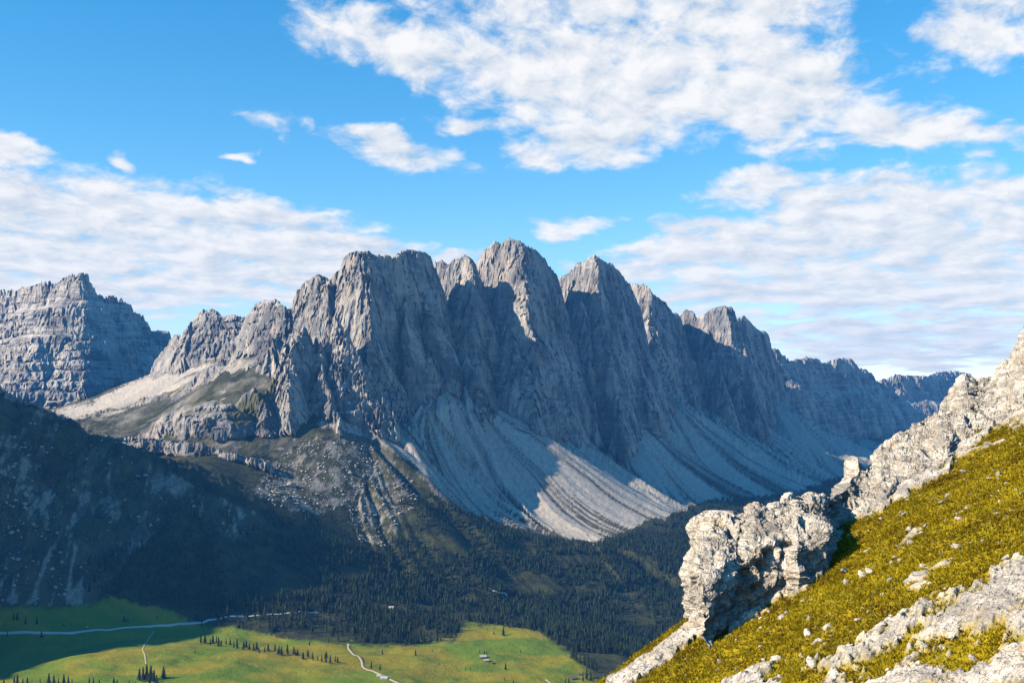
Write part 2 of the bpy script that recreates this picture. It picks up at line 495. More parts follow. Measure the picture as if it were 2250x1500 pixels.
# dark ridge at the left
RIDGE = [(-420, 620), (-300, 700), (-150, 770), (-60, 805), (0, 832), (13, 842), (28, 852), (47, 866), (66, 873), (80, 882), (91, 887), (102, 883), (110, 885), (121, 898), (125, 907), (131, 904), (138, 906), (146, 908), (157, 914), (162, 926), (169, 932), (200, 946), (219, 951)]
FR = facets((-.7, -.71), (.75, -.66), (.8, .6), (-.1, 1), (-.95, .3), (1, 1, 1, 1, 1), (.05, -1))
crest(RIDGE, [(-420, 2790), (0, 2790), (110, 2830), (160, 2850), (219, 2860)], FR, ((2.6, 18), (1.3, 26), (2.5, 9e9)), 6, step=12)
rib([(110, 886, 2830), (105, 920, 2790), (95, 970, 2740)], FR, ((1.4, 22), (2.2, 9e9)), 6, 20)
rib([(30, 860, 2800), (22, 900, 2750), (12, 960, 2700)], FR, ((1.4, 22), (2.2, 9e9)), 6, 20)


# the mountain that the ridge climbs to, beyond the left edge of the frame; it shades the valley
for p in densify([(-2150, 1350, 230), (-2150, 1550, 350), (-2150, 1900, 570), (-2180, 2250, 700), (-2150, 2530, 610), (-2050, 2720, 470), (-1800, 2790, 310)], 60):
    CONES.append((p[0], p[1], p[2], FR, ((1.5, 200), (1.1, 9e9)), 6))
CX = np.array([c[0] for c in CONES])
CY = np.array([c[1] for c in CONES])


def _cones(wx, wy):
    best = np.full(wx.shape, -9e3, f32)
    mid = np.zeros(wx.shape, np.int8)
    R_ = 900.0
    near_ = np.flatnonzero((CX > wx.min() - R_) & (CX < wx.max() + R_) & (CY > wy.min() - R_) & (CY < wy.max() + R_))
    for ci in near_:
        cx, cy, cz, fac, prof, m = CONES[ci]
        dx = wx - f32(cx)
        dy = wy - f32(cy)
        D = None
        for v in fac:
            d = dx * f32(v[0]) + dy * f32(v[1])
            D = d if D is None else np.maximum(D, d, out=D)
        drop = 0
        left = D
        for s_, wdt in prof:
            if wdt > 1e8:
                drop = drop + f32(s_) * np.maximum(left, 0)
            else:
                drop = drop + f32(s_) * np.clip(left, 0, f32(wdt))
                left = left - f32(wdt)
        h = f32(cz) - drop
        w = h > best
        best = np.where(w, h, best)
        mid[w] = m
    return best, mid


def cones_eval(x, y, wx, wy):
    """height of the rock envelope and which mass it belongs to, worked out in blocks"""
    best = np.empty(x.shape, f32)
    mid = np.empty(x.shape, np.int8)
    if x.ndim == 2:
        for a in range(0, x.shape[0], 24):
            for b in range(0, x.shape[1], 60):
                sl_ = (slice(a, a + 24), slice(b, b + 60))
                best[sl_], mid[sl_] = _cones(wx[sl_], wy[sl_])
    else:
        key = np.floor(y / 400) * 1000 + np.floor(x / 400)
        o = np.argsort(key, kind='stable')
        cut = np.flatnonzero(np.diff(key[o])) + 1
        for ids in np.split(o, cut):
            best[ids], mid[ids] = _cones(wx[ids], wy[ids])
    return best, mid


# gravel fans: apex points under the gullies; each spreads down its own fall line
FANS = [(955, 835, 4060), (1020, 850, 4080), (1100, 893, 4210), (1165, 905, 4300), (1215, 930, 4330), (1310, 858, 4930), (1360, 880, 4980), (1435, 848, 5280), (1500, 885, 5400), (1560, 905, 5550), (1680, 850, 6300), (1620, 900, 5900), (745, 885, 3600), (830, 895, 3700), (885, 905, 3760), (930, 875, 3860), (1780, 930, 6900), (1900, 925, 7800)]
FANP = np.array([P3(*p) for p in FANS])


def fans_eval(x, y):
    best = np.full(x.shape, -9e3, f32)
    ang = np.zeros(x.shape, f32)
    for i, (cx, cy, cz) in enumerate(FANP):
        dx, dy = x - f32(cx), y - f32(cy)
        r = np.sqrt(dx * dx + dy * dy) + f32(1)
        th = np.arctan2(dx * f32(.60) + dy * f32(-.80), dx * f32(.80) + dy * f32(.60))  # pi/2 = straight down the fall line
        side = np.abs(th - f32(math.pi / 2))
        h = f32(cz) - f32(.66) * r + f32(.00010) * r * r - f32(120) * np.clip(side - f32(.75), 0, 3)
        h = np.where(r > 1150, -9e3, h)
        w = h > best
        best = np.where(w, h, best)
        ang = np.where(w, th * 9 + i * 7.1, ang)
    return best, ang


def ground(x, y, fine=True):
    """height, mass id (0 = soft ground), fan flag, streak coordinate"""
    x = np.asarray(x, f32)
    y = np.asarray(y, f32)
    b = tps(x, y)
    fh, ang = fans_eval(x + 14 * n2(x / 130, y / 130, 41), y + 14 * n2(x / 130, y / 130, 42))
    if fine:
        w1 = fbm2(x, y, 190, 4, 3)
        w2 = fbm2(x, y, 190, 4, 13)
        g1 = rid2(x, y, 120, 2, 23, .5)
        g2 = rid2(x, y, 120, 2, 33, .5)
        wx = x + 24 * w1 + 21 * g1
        wy = y + 24 * w2 + 21 * g2
    else:
        wx, wy = x, y
    c, mid = cones_eval(x, y, wx, wy)
    soft = np.maximum(b, np.minimum(fh, b + 70))
    isfan = fh > b
    if fine:
        # bedding: ledges and steps
        step = np.where(mid == 3, 46.0, 30.0).astype(f32)
        amp = np.where(mid == 3, 9.0, np.where(mid == 6, 2.0, 3.0)).astype(f32)
        q = c / step + 0.9 * fbm2(x, y, 420, 3, 51)
        c = c + amp * np.sin(2 * np.pi * q) * (0.5 + 0.8 * np.clip(n2(x / 160, y / 160, 61) + .3, 0, 1))
        c = c + 10.0 * fbm2(x, y, 42, 4, 71) + 2.0 * rid2(x, y, 24, 2, 81)
        hills = 18 * fbm2(x, y, 300, 3, 91) + 7.5 * fbm2(x, y, 90, 3, 95)
        tt = x / y
        rough = ss(tt, -.50, -.42) * (1 - ss(tt, -.225, -.19)) * ss(y, 3080, 3250) * (1 - ss(y, 4050, 4250))
        soft = soft + np.where(isfan, 0.35, 1.0) * hills + rough * (15 * rid2(x, y, 95, 4, 93, .55) - 4)
        rg = (1 - ss(tt, -.30, -.20)) * ss(y, 2280, 2420) * (1 - ss(y, 2880, 3000))
        soft = soft + rg * (30 * rid2(x * 1.2 + .4 * y, y * .35, 110, 4, 94, .55) + 5 * rid2(x, y, 26, 2, 97))
        st = 11.0 * rid2(ang * 40, np.zeros_like(ang) + 3.3, 26, 3, 99) + 28 * n2(ang * 40 / 62, y * .0009, 98)
        soft = soft + np.where(isfan, st, 0)
    h = np.maximum(soft, c)
    mid = np.where(c > soft, mid, 0)
    return h.astype(f32), mid, (isfan & (mid == 0)), ang, (c - soft)


def to_pix(x, y, z):
    cy = y * math.cos(PITCH) + z * math.sin(PITCH)
    cz = -y * math.sin(PITCH) + z * math.cos(PITCH)
    return W0 / 2 + FPX * x / cy, H0 / 2 - FPX * cz / cy


def in_poly(px, py, poly):
    r = np.zeros(np.shape(px), bool)
    n = len(poly)
    for i in range(n):
        x1, y1 = poly[i]
        x2, y2 = poly[(i + 1) % n]
        if y1 == y2:
            continue
        c = ((py < y1) != (py < y2)) & (px < (x2 - x1) * (py - y1) / (y2 - y1) + x1)
        r ^= c
    return r


# buttresses that stand out from the main wall: traced edges, a set distance in front of the wall behind them
WRIBS = [
    [(816, 640, 6), (820, 699, 22), (847, 754, 34), (867, 805, 46), (894, 844, 52), (921, 902, 58)],
    [(902, 640, 10), (898, 699, 30), (897, 746, 34), (915, 800, 30)],
    [(941, 640, 8), (955, 690, 24), (992, 740, 44), (1007, 793, 56), (1011, 858, 62)],
    [(1019, 752, 30), (1047, 808, 60), (1078, 859, 78), (1094, 894, 84)],
    [(1040, 600, 6), (1094, 691, 30), (1129, 722, 40), (1144, 777, 48), (1180, 824, 56), (1215, 914, 70)],
    [(1152, 600, 8), (1160, 636, 16), (1191, 699, 30), (1215, 785, 44), (1246, 832, 52), (1262, 900, 66)],
    [(1268, 640, 30), (1285, 650, 40), (1287, 699, 44), (1289, 746, 46), (1300, 800, 40), (1305, 866, 56)],
    [(1325, 640, 8), (1328, 699, 24), (1348, 773, 40), (1363, 866, 60)],
    [(1360, 640, 10), (1395, 720, 34), (1415, 800, 46), (1432, 850, 56)],
    [(1425, 660, 10), (1470, 740, 40), (1500, 800, 54), (1530, 856, 66)],
    [(1560, 720, 16), (1580, 780, 40), (1600, 850, 60)], [(1625, 720, 14), (1650, 790, 40), (1665, 850, 60)],
]


def wall_at(px, py):
    ys = np.linspace(3300, 7200, 700)
    a, b = pix_dir(px, py)
    h = ground(a * ys, ys, False)[0]
    return float(ys[np.argmax(h >= b * ys)])


_new = []
for r_ in WRIBS:
    _new.append([(px, py, wall_at(px, py) - 1.7 * d) for px, py, d in r_])
for r_ in _new:
    rib(r_, FRIB, PRIB, 1, 26)
CX = np.array([c[0] for c in CONES])
CY = np.array([c[1] for c in CONES])

# grid over the far land: columns by bearing, rows crowded where the land is steep
TAN = math.tan(HFOV / 2)
ta = np.concatenate([np.tan(np.radians(np.linspace(-74, -26.5, 70, endpoint=False))), np.linspace(-.4986, .4986, 860), np.tan(np.radians(np.linspace(26.5, 46, 31)[1:]))])
NC, NR = len(ta), 620
tc = np.concatenate([ta[:70:3], ta[70:930:4], ta[930::5]])
yr = np.exp(np.linspace(math.log(900), math.log(12000), 1100))
XX, YY = tc[:, None] * yr[None], np.repeat(yr[None], len(tc), 0)
sh = np.sqrt(1 + tc * tc)[:, None]
lim = YY * sh < 12500
hc, mc, *_ = ground(XX, YY, False)
e = hc / YY
run = np.maximum.accumulate(e, 1)
vis = e >= run - 0.004
de = np.abs(np.diff(e, axis=1)) * FPX / 2.2
wgt = np.where(vis[:, 1:], de, de * 0.12) + 0.10 + 0.35 * (yr[1:] < 4200)
k = np.hanning(9)
k /= k.sum()
pad = np.pad(wgt, ((4, 4), (0, 0)), 'edge')
wgt = sum(pad[i:i + len(tc)] * k[i] for i in range(9))
cdf = np.concatenate([np.zeros((len(tc), 1)), np.cumsum(wgt, 1)], 1)
cdf /= cdf[:, -1:]
q = np.linspace(0, 1, NR)
rows = np.array([np.interp(q, c, yr) for c in cdf])
RY = np.array([np.interp(ta, tc, rows[:, j]) for j in range(NR)]).T          # NC x NR
RX = ta[:, None] * RY
big = np.sqrt(1 + ta * ta)[:, None]
sc_ = np.minimum(1, 12500 / (RY * big))
GH, GM, GF, GA, GC = ground(RX, RY)
print('terrain heights', round(time.time() - T0, 1))

SCREE = [(690, 930), (760, 885), (830, 895), (880, 900), (950, 830), (1020, 850), (1100, 880), (1165, 900), (1215, 915), (1310, 850), (1420, 845), (1560, 880), (1670, 840), (1760, 900), (1960, 990), (1950, 1015), (1850, 1045), (1745, 1083), (1560, 1098), (1460, 1140), (1440, 1135), (1340, 1180), (1310, 1192), (1200, 1175), (1110, 1150), (1040, 1132), (960, 1090), (900, 1010), (800, 960)]
SCREE2 = [(110, 905), (200, 885), (330, 815), (420, 800), (560, 735), (610, 730), (595, 752), (480, 806), (425, 840), (392, 868), (330, 875), (280, 898), (180, 920), (140, 935)]
SCREE3 = [(385, 800), (340, 815), (370, 770), (385, 745), (410, 745), (415, 790)]
SCREE4 = [(1930, 930), (2060, 930), (2100, 1000), (2000, 1010), (1950, 990)]
MEADOW = [(-400, 1345), (150, 1335), (250, 1315), (400, 1345), (420, 1372), (560, 1385), (640, 1403), (760, 1412), (900, 1420), (1005, 1405), (1020, 1365), (1095, 1372), (1180, 1385), (1235, 1425), (1280, 1450), (1290, 1480), (1330, 1520), (1600, 1700), (-400, 1700)]
RUBBLE = [(560, 1080), (600, 1010), (660, 975), (720, 960), (790, 965), (860, 1000), (930, 1080), (900, 1120), (850, 1200), (790, 1190), (760, 1110), (700, 1130), (600, 1110)]
RIDGEP = [(-600, 700), (0, 850), (120, 905), (220, 950), (420, 1060), (590, 1145), (520, 1190), (400, 1110), (330, 1190), (270, 1240), (200, 1330), (-600, 1330)]
GREEN = [(500, 905), (560, 855), (620, 815), (610, 850), (570, 890), (560, 930), (520, 940)]


def soil(x, y, z):
    """cover of the soft ground: scree, meadow, rubble weights (0..1)"""
    px, py = to_pix(x, y, z)
    jx = 34 * fbm2(x, y, 110, 5, 131, .6)
    jy = 20 * fbm2(x, y, 110, 5, 137, .6)
    px, py = px + jx, py + jy
    py = py + 0 * px
    scree = in_poly(px, py, SCREE) | in_poly(px, py, SCREE2) | in_poly(px, py, SCREE3) | in_poly(px, py, SCREE4)
    return scree, in_poly(px, py, MEADOW), in_poly(px, py, RUBBLE), in_poly(px, py, RIDGEP), in_poly(px, py, GREEN), px, py


# ledges and cracks pushed out sideways so the walls are not a plain height sheet
X, Y, Z = RX.copy(), RY.copy(), GH.copy()
gz_i = np.gradient(Z, axis=1) / np.maximum(np.gradient(Y, axis=1), .05)
steep = ss(np.abs(gz_i), .6, 1.6) * (GM > 0)
k1 = rid3(X, Y, Z * .40, 62, 4, 201, .6)
k2 = fbm3(X, Y, Z * 2.2, 16, 3, 207)
Y = Y - steep * (27 * k1 + 9 * k2)
X = X + steep * (13 * fbm3(X, Y, Z * .5, 45, 3, 213))
Z = Z + steep * 3 * k2
SC, ME, RU, RI, GR, PX, PY = soil(X, Y, Z)
soft = GM == 0
a_scree = np.where(soft & SC, 1.0, 0.0)
soft_edge = sum(in_poly(PX + dx_, PY + dy_, MEADOW).astype(f32) for dx_, dy_ in ((0, 0), (18, 4), (-18, -4), (9, -8), (-9, 8), (28, 10), (-28, -10))) / 7
a_meadow = np.where(soft & ~SC, ss(soft_edge + .5 * fbm2(X, Y, 16, 3, 143), .25, .75), 0.0)
a_rub = np.where(soft & RU & ~SC, 1.0, 0.0)
# gravel lies in streaks down the fall line
strk = n2(GA * 40 / 75, Y * .0012, 151) * .8 + (rid2(GA * 40, Y * .03, 30, 3, 153) - .5) * .9 + (rid2(GA * 40, Y * .01, 12, 2, 161) - .5) * .7
a_streak = .10 + .90 * ss(strk, -.42, .42)
tail = ss(PY, 1010, 1120) * ss(PX, 880, 1040) * (PX < 1500)
a_scree = a_scree * (.86 + .3 * n2(X / 14, Y / 14, 173)) * np.where(SC & (PX > 700), .12 + .88 * ss(strk + .25 * fbm2(X, Y, 30, 3, 175) - (-.62 + .60 * tail + .40 * n2(X / 260, Y / 260, 171)), 0, .25), 1.0)
a_scree = np.where(soft & RI, .07 + .06 * n2(X / 22, Y / 30, 179) + .66 * ss(fbm2(X + .15 * Y, Y * .33, 55, 5, 181, .72) + .40 * rid2(X + .15 * Y, Y * .12, 34, 3, 185) - .30, .02, .16) * (.6 + .4 * n2(X / 7, Y / 7, 183)), a_scree)
a_scree = np.where(a_rub > 0, .8 * ss(fbm2(X, Y, 55, 5, 187, .75), -.08, .16) * (.6 + .4 * n2(X / 6, Y / 6, 188)), a_scree)
a_scree = np.where(soft & ~SC & ~ME & ~RU & ~RI & (PY < 1000), np.clip(.12 + .8 * fbm2(X, Y, 110, 4, 189), 0, .6), a_scree)  # less scree on the bench: its missing shade put into the colour
a_grassrock = np.where((GM == 5), ss(.55 - np.abs(gz_i), -.2, .35) * ss(fbm2(X, Y, 60, 3, 191), -.25, .2), 0)
a_grassrock = np.where(GR, np.maximum(a_grassrock, .85), a_grassrock)
rockyt = (PX < 660) & (Y > 3150) & (Y < 4300) & soft & ~SC
a_rock = np.where(rockyt, .26 + .9 * fbm2(X, Y + Z, 60, 4, 193), (GM > 0)).astype(f32)
SNOW = [(915, 803, 4, 16), (919, 880, 5, 18), (958, 836, 12, 4), (1023, 846, 5, 9), (752, 893, 10, 6), (1436, 857, 9, 6), (1322, 858, 12, 4), (893, 604, 3, 6), (1100, 668, 4, 3), (1270, 898, 8, 4)]
a_snow = np.zeros_like(X)
for sx, sy, rx, ry in SNOW:
    a_snow = np.maximum(a_snow, 1 - np.sqrt(((PX - sx) / rx) ** 2 + ((PY - sy) / ry) ** 2))
a_snow = ss(a_snow * (1 + .6 * n2(X / 9, Y / 9, 195)), .12, .3) * soft


# ------------------------------------------------------------------ mesh helpers
def set_attr(me, name, arr):
    a = me.attributes.new(name, 'FLOAT', 'POINT')
    a.data.foreach_set('value', np.ascontiguousarray(arr, f32).ravel())


def mesh_np(name, verts, quads, smooth=True):
    me = bpy.data.meshes.new(name)
    verts = np.ascontiguousarray(verts, f32)
    quads = np.ascontiguousarray(quads, np.int32)
    k_ = quads.shape[1]
    me.vertices.add(len(verts))
    me.vertices.foreach_set('co', verts.ravel())
    me.loops.add(quads.size)
    me.loops.foreach_set('vertex_index', quads.ravel())
    me.polygons.add(len(quads))
    me.polygons.foreach_set('loop_start', np.arange(0, quads.size, k_, dtype=np.int32))
    me.polygons.foreach_set('loop_total', np.full(len(quads), k_, np.int32))
    me.polygons.foreach_set('use_smooth', np.full(len(quads), smooth, bool))
    me.update(calc_edges=True)
    return me


def obj(name, me, mat=None, parent=None, label=None, cat=None, group=None, kind=None, loc=None):
    o = bpy.data.objects.new(name, me)
    COL.objects.link(o)
    if mat is not None and not me.materials:
        me.materials.append(mat)
    if parent is not None:
        o.parent = parent
    if loc is not None:
        o.location = loc
    for k_, v in (('label', label), ('category', cat), ('group', group), ('kind', kind)):
        if v:
            o[k_] = v
    return o


def empty(name, loc, label=None, cat=None, group=None):
    o = bpy.data.objects.new(name, None)
    COL.objects.link(o)
    o.location = loc
    for k_, v in (('label', label), ('category', cat), ('group', group)):
        if v:
            o[k_] = v
    return o


def material(name, rough=0.9):
    m = bpy.data.materials.new(name)
    m.use_nodes = True
    n = NT(m.node_tree)
    b = m.node_tree.nodes['Principled BSDF']
    b.inputs['Roughness'].default_value = rough
    b.inputs['Specular IOR Level'].default_value = 0.15
    return m, n, b


# ------------------------------------------------------------------ terrain material
def mat_terrain():
    m, n, b = material('mountain_ground', .95)
    pos = n.geo()
    px_, py_, pz_ = n.sep(pos)
    vert = n.v('MULTIPLY', pos, (1, 1, .22))
    hor = n.v('MULTIPLY', pos, (.25, .25, 1.6))
    n1 = n.noise(pos, .006, 5, .6)
    n2_ = n.noise(vert, .030, 6, .65)
    n3_ = n.noise(hor, .035, 5, .6)
    n4 = n.noise(pos, .12, 5, .65)
    rock = n.mix(n.sst(n1, .38, .64), (.175, .188, .205), (.43, .41, .38))
    rock = n.mix(n.m('MULTIPLY', n.sst(n2_, .47, .66), .75), rock, (.52, .425, .33))      # ochre walls
    rock = n.mix(n.m('MULTIPLY', n.sst(n2_, .47, .30), .80), rock, (.12, .12, .125))      # dark water streaks
    rock = n.mix(n.m('MULTIPLY', n.sst(n3_, .52, .66), .45), rock, (.56, .52, .47))
    n5 = n.noise(n.v('MULTIPLY', pos, (1, 1, .16)), .0095, 4, .6)
    rock = n.mix(n.m('MULTIPLY', n.sst(n5, .52, .36), .75), rock, (.075, .080, .090))      # broad dark water runs, also gully shade put into the colour
    bands = n.noise(n.v('MULTIPLY', pos, (.05, .05, 1.0)), .055, 4, .6)
    rock = n.mix(n.m('MULTIPLY', n.attr('strata'), n.sst(bands, .46, .60)), rock, (.58, .54, .49))
    rock = n.mix(1.0, rock, n.mix(n4, (.60, .60, .60), (1.35, 1.35, 1.35)), 'MULTIPLY')
    gn = n.noise(pos, .02, 6, .6)
    gn2 = n.noise(pos, .25, 4, .65)
    scr = n.mix(n.attr('streak'), (.115, .108, .09), (.47, .43, .37))
    scr = n.mix(1.0, scr, n.mix(n.sst(gn2, .3, .7), (.78, .78, .78), (1.20, 1.20, 1.20)), 'MULTIPLY')
    scr = n.mix(n.m('MULTIPLY', n.sst(n.noise(pos, .07, 5, .7), .60, .72), .75), scr, (.07, .072, .04))
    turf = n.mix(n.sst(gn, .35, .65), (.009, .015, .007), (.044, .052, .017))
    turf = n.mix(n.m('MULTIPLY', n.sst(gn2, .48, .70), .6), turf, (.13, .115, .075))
    mn = n.noise(n.v('MULTIPLY', pos, (1, 1.6, 1)), .0065, 4, .55, .6)
    mead = n.mix(n.sst(mn, .42, .60), (.125, .195, .012), (.265, .225, .016))
    mead = n.mix(n.sst(gn2, .40, .72), mead, n.mix(.5, mead, (.07, .085, .02)))
    soft_ = n.mix(n.attr('scree'), turf, scr)
    soft_ = n.mix(n.attr('meadow'), soft_, mead)
    rk = n.mix(n.attr('turf'), rock, n.mix(gn, (.055, .062, .018), (.16, .145, .055)))
    rockmask = n.sst(n.m('ADD', n.attr('rock'), n.m('MULTIPLY_ADD', gn2, .5, -.25)), .35, .65)
    colr = n.mix(rockmask, soft_, rk)
    colr = n.mix(n.attr('snow'), colr, (.80, .82, .85))
    n._in(b.inputs['Base Color'], colr)
    hb = n.m('ADD', n.m('MULTIPLY', n.noise(vert, .09, 6, .7), 9.0), n.m('MULTIPLY', n.noise(n.v('MULTIPLY', pos, (.5, .5, 1.8)), .10, 5, .65), 6.0))
    hb = n.m('MULTIPLY', hb, n.m('MULTIPLY_ADD', rockmask, .9, .12))
    hb2 = n.m('ADD', n.m('MULTIPLY', n.noise(pos, .35, 4, .6), 1.3), n.m('MULTIPLY', n.noise(pos, .06, 5, .65), n.m('MULTIPLY_ADD', n.attr('meadow'), -1.5, n.m('MULTIPLY_ADD', n.attr('scree'), -2.5, 5.0))))
    n._in(b.inputs['Normal'], n.bump(n.m('ADD', hb, hb2), .9, 1.0))
    return m


MT = mat_terrain()
V = np.stack([X, Y, Z], -1).reshape(-1, 3)
V[:, :2] *= np.repeat(sc_.reshape(-1, 1), 2, 1)
idx = np.arange(NC * NR).reshape(NC, NR)
Q = np.stack([idx[:-1, :-1], idx[1:, :-1], idx[1:, 1:], idx[:-1, 1:]], -1).reshape(-1, 4)
cls = np.where(GM > 0, GM, np.where(ME, 8, np.where(SC, 7, 9)))
cls = np.where((GM == 0) & RI, 6, cls)
fc_ = cls[:-1, :-1].reshape(-1)
ATT = dict(scree=a_scree, meadow=a_meadow, streak=a_streak, rock=a_rock, turf=a_grassrock, snow=a_snow, strata=np.where(GM == 3, .6, np.where(GM == 2, .35, .08)))
NAMES = {1: ('mountain_range', 'jagged grey dolomite towers of the main range, left flanks sunlit'), 2: ('mountain_far', 'flat-topped hazy blue mountains at the far end of the range'),
         3: ('mountain_left', 'hazy banded massif behind the pale debris field at the left'), 4: ('mountain_gap', 'small dark pointed peaks in the gap beside the banded massif'),
         5: ('rock_bench', 'grey rocky bench and sunlit grassy knoll below the towers'), 6: ('ridge_left', 'dark shaded ridge with gullied flank above the gravel road'),
         7: ('scree_slope', 'pale streaked gravel fans spilling from the foot of the towers'), 8: ('meadow', 'yellow-green alpine pasture on the valley floor'), 9: ('valley_floor', 'dark wooded valley ground between pasture and gravel fans')}
for c_, (nm, lb) in NAMES.items():
    qs = Q[fc_ == c_]
    used, inv = np.unique(qs, return_inverse=True)
    me = mesh_np(nm, V[used], inv.reshape(-1, 4), smooth=c_ in (7, 8, 9))
    for k_, arr in ATT.items():
        set_attr(me, k_, np.asarray(arr, f32).reshape(-1)[used])
    obj(nm, me, MT, label=lb, kind='structure')
print('terrain', round(time.time() - T0, 1))


def hit(px, py):
    """ground points under photograph pixels"""
    px, py = np.atleast_1d(px).astype(float), np.atleast_1d(py).astype(float)
    ys = np.exp(np.linspace(math.log(1500), math.log(7000), 420))
    ab = np.array([pix_dir(a, b) for a, b in zip(px, py)])
    xs = ab[:, :1] * ys
    zs = ab[:, 1:] * ys
    g = ground(xs, np.repeat(ys[None], len(px), 0))[0]
    below = g >= zs
    j = np.maximum(np.argmax(below, 1), 1)
    r = np.arange(len(px))
    d0, d1 = (zs - g)[r, j - 1], (zs - g)[r, j]
    t = np.clip(d0 / (d0 - d1 + 1e-9), 0, 1)
    yy = ys[j - 1] + (ys[j] - ys[j - 1]) * t
    xx = ab[:, 0] * yy
    zz = ground(xx, yy)[0]
    return np.stack([xx, yy, zz], 1)

# ------------------------------------------------------------------ trees
FOREST = [(415, 1372), (395, 1330), (200, 1318), (165, 1262), (300, 1190), (400, 1100), (470, 1120), (560, 1160), (640, 1130), (700, 1140), (790, 1195), (845, 1195), (850, 1110), (950, 1085), (1050, 1140), (1110, 1160), (1200, 1182), (1300, 1203), (1345, 1185), (1455, 1150), (1462, 1112), (1500, 1090), (1565, 1068), (1620, 1098), (1735, 1090), (1850, 1045), (1960, 1015), (2200, 1050), (2200, 1300), (1560, 1300), (1500, 1420), (1330, 1520), (1280, 1450), (1230, 1420), (1180, 1385), (1090, 1378), (1010, 1362), (1000, 1402), (900, 1425), (760, 1418), (640, 1403), (560, 1385)]


def spruce_mesh(seed, layers, sides, full):
    """crown and trunk of a one metre high conifer"""
    rr = random.Random(seed)
    v, f = [], []
    for k_ in range(layers):
        t0 = .10 + .80 * k_ / layers
        t1 = min(1.0, t0 + 1.75 / layers * .62 + .07)
        r0 = full * (1 - t0) ** .85 * rr.uniform(.88, 1.12) + .012
        o_ = len(v)
        ph = rr.uniform(0, 6)
        n_ = sides * 2
        for i in range(n_):
            a = ph + 2 * math.pi * i / n_
            rad = r0 * (rr.uniform(.85, 1.15) if i % 2 == 0 else rr.uniform(.50, .68))
            v.append((rad * math.cos(a), rad * math.sin(a), t0 + (-.03 if i % 2 == 0 else .03) + rr.uniform(-.012, .012)))
        v.append((rr.uniform(-.01, .01), rr.uniform(-.01, .01), t1))
        for i in range(n_):
            f.append((o_ + i, o_ + (i + 1) % n_, o_ + n_))
    return np.array(v, f32), np.array(f, np.int32)


def mat_foliage(name, dark, light, scale):
    m, n, b = material(name, .9)
    nz = n.noise(n.geo(), scale, 3, .6)
    oi = n.n.new('ShaderNodeObjectInfo').outputs['Random']
    t = n.m('ADD', n.m('MULTIPLY', n.attr('tint'), .6), n.m('MULTIPLY', oi, .35), clamp=True)
    c = n.mix(t, dark, light)
    c = n.mix(n.sst(nz, .35, .70), n.mix(.55, c, (.008, .012, .006)), c)
    n._in(b.inputs['Base Color'], c)
    return m


M_SPR = mat_foliage('conifer_needles', (.006, .013, .008), (.028, .052, .027), .5)
m_, n_, b_ = material('bark', .95)
n_._in(b_.inputs['Base Color'], n_.mix(n_.noise(n_.geo(), 3.0, 3), (.05, .035, .022), (.12, .09, .06)))
M_BARK = m_
PROTO = []
for i in range(5):
    v, f = spruce_mesh(60 + i, 8, 7, (.15, .18, .20, .16, .23)[i])
    me = mesh_np('crown', v, f, smooth=False)
    set_attr(me, 'tint', np.full(len(v), .15 + .2 * i))
    me.materials.append(M_SPR)
    a = np.linspace(0, 2 * np.pi, 7)[:-1]
    tv = np.concatenate([np.stack([.022 * np.cos(a), .022 * np.sin(a), a * 0 - .03], 1), np.stack([.010 * np.cos(a), .010 * np.sin(a), a * 0 + .7], 1)])
    tf = np.array([(j, (j + 1) % 6, 6 + (j + 1) % 6, 6 + j) for j in range(6)])
    tm = mesh_np('trunk', tv, tf)
    tm.materials.append(M_BARK)
    PROTO.append((me, tm))


def tree(p, h, label, group):
    i = random.randrange(5)
    r = empty('spruce_tree', (p[0], p[1], p[2] - .2), label, 'tree', group)
    r.rotation_euler = (0, 0, random.uniform(0, 6.28))
    w = random.uniform(.9, 1.25)
    r.scale = (h * w, h * w, h)
    for nm, me in zip(('crown', 'trunk'), PROTO[i]):
        o = bpy.data.objects.new(nm, me)
        COL.objects.link(o)
        o.parent = r
    return r


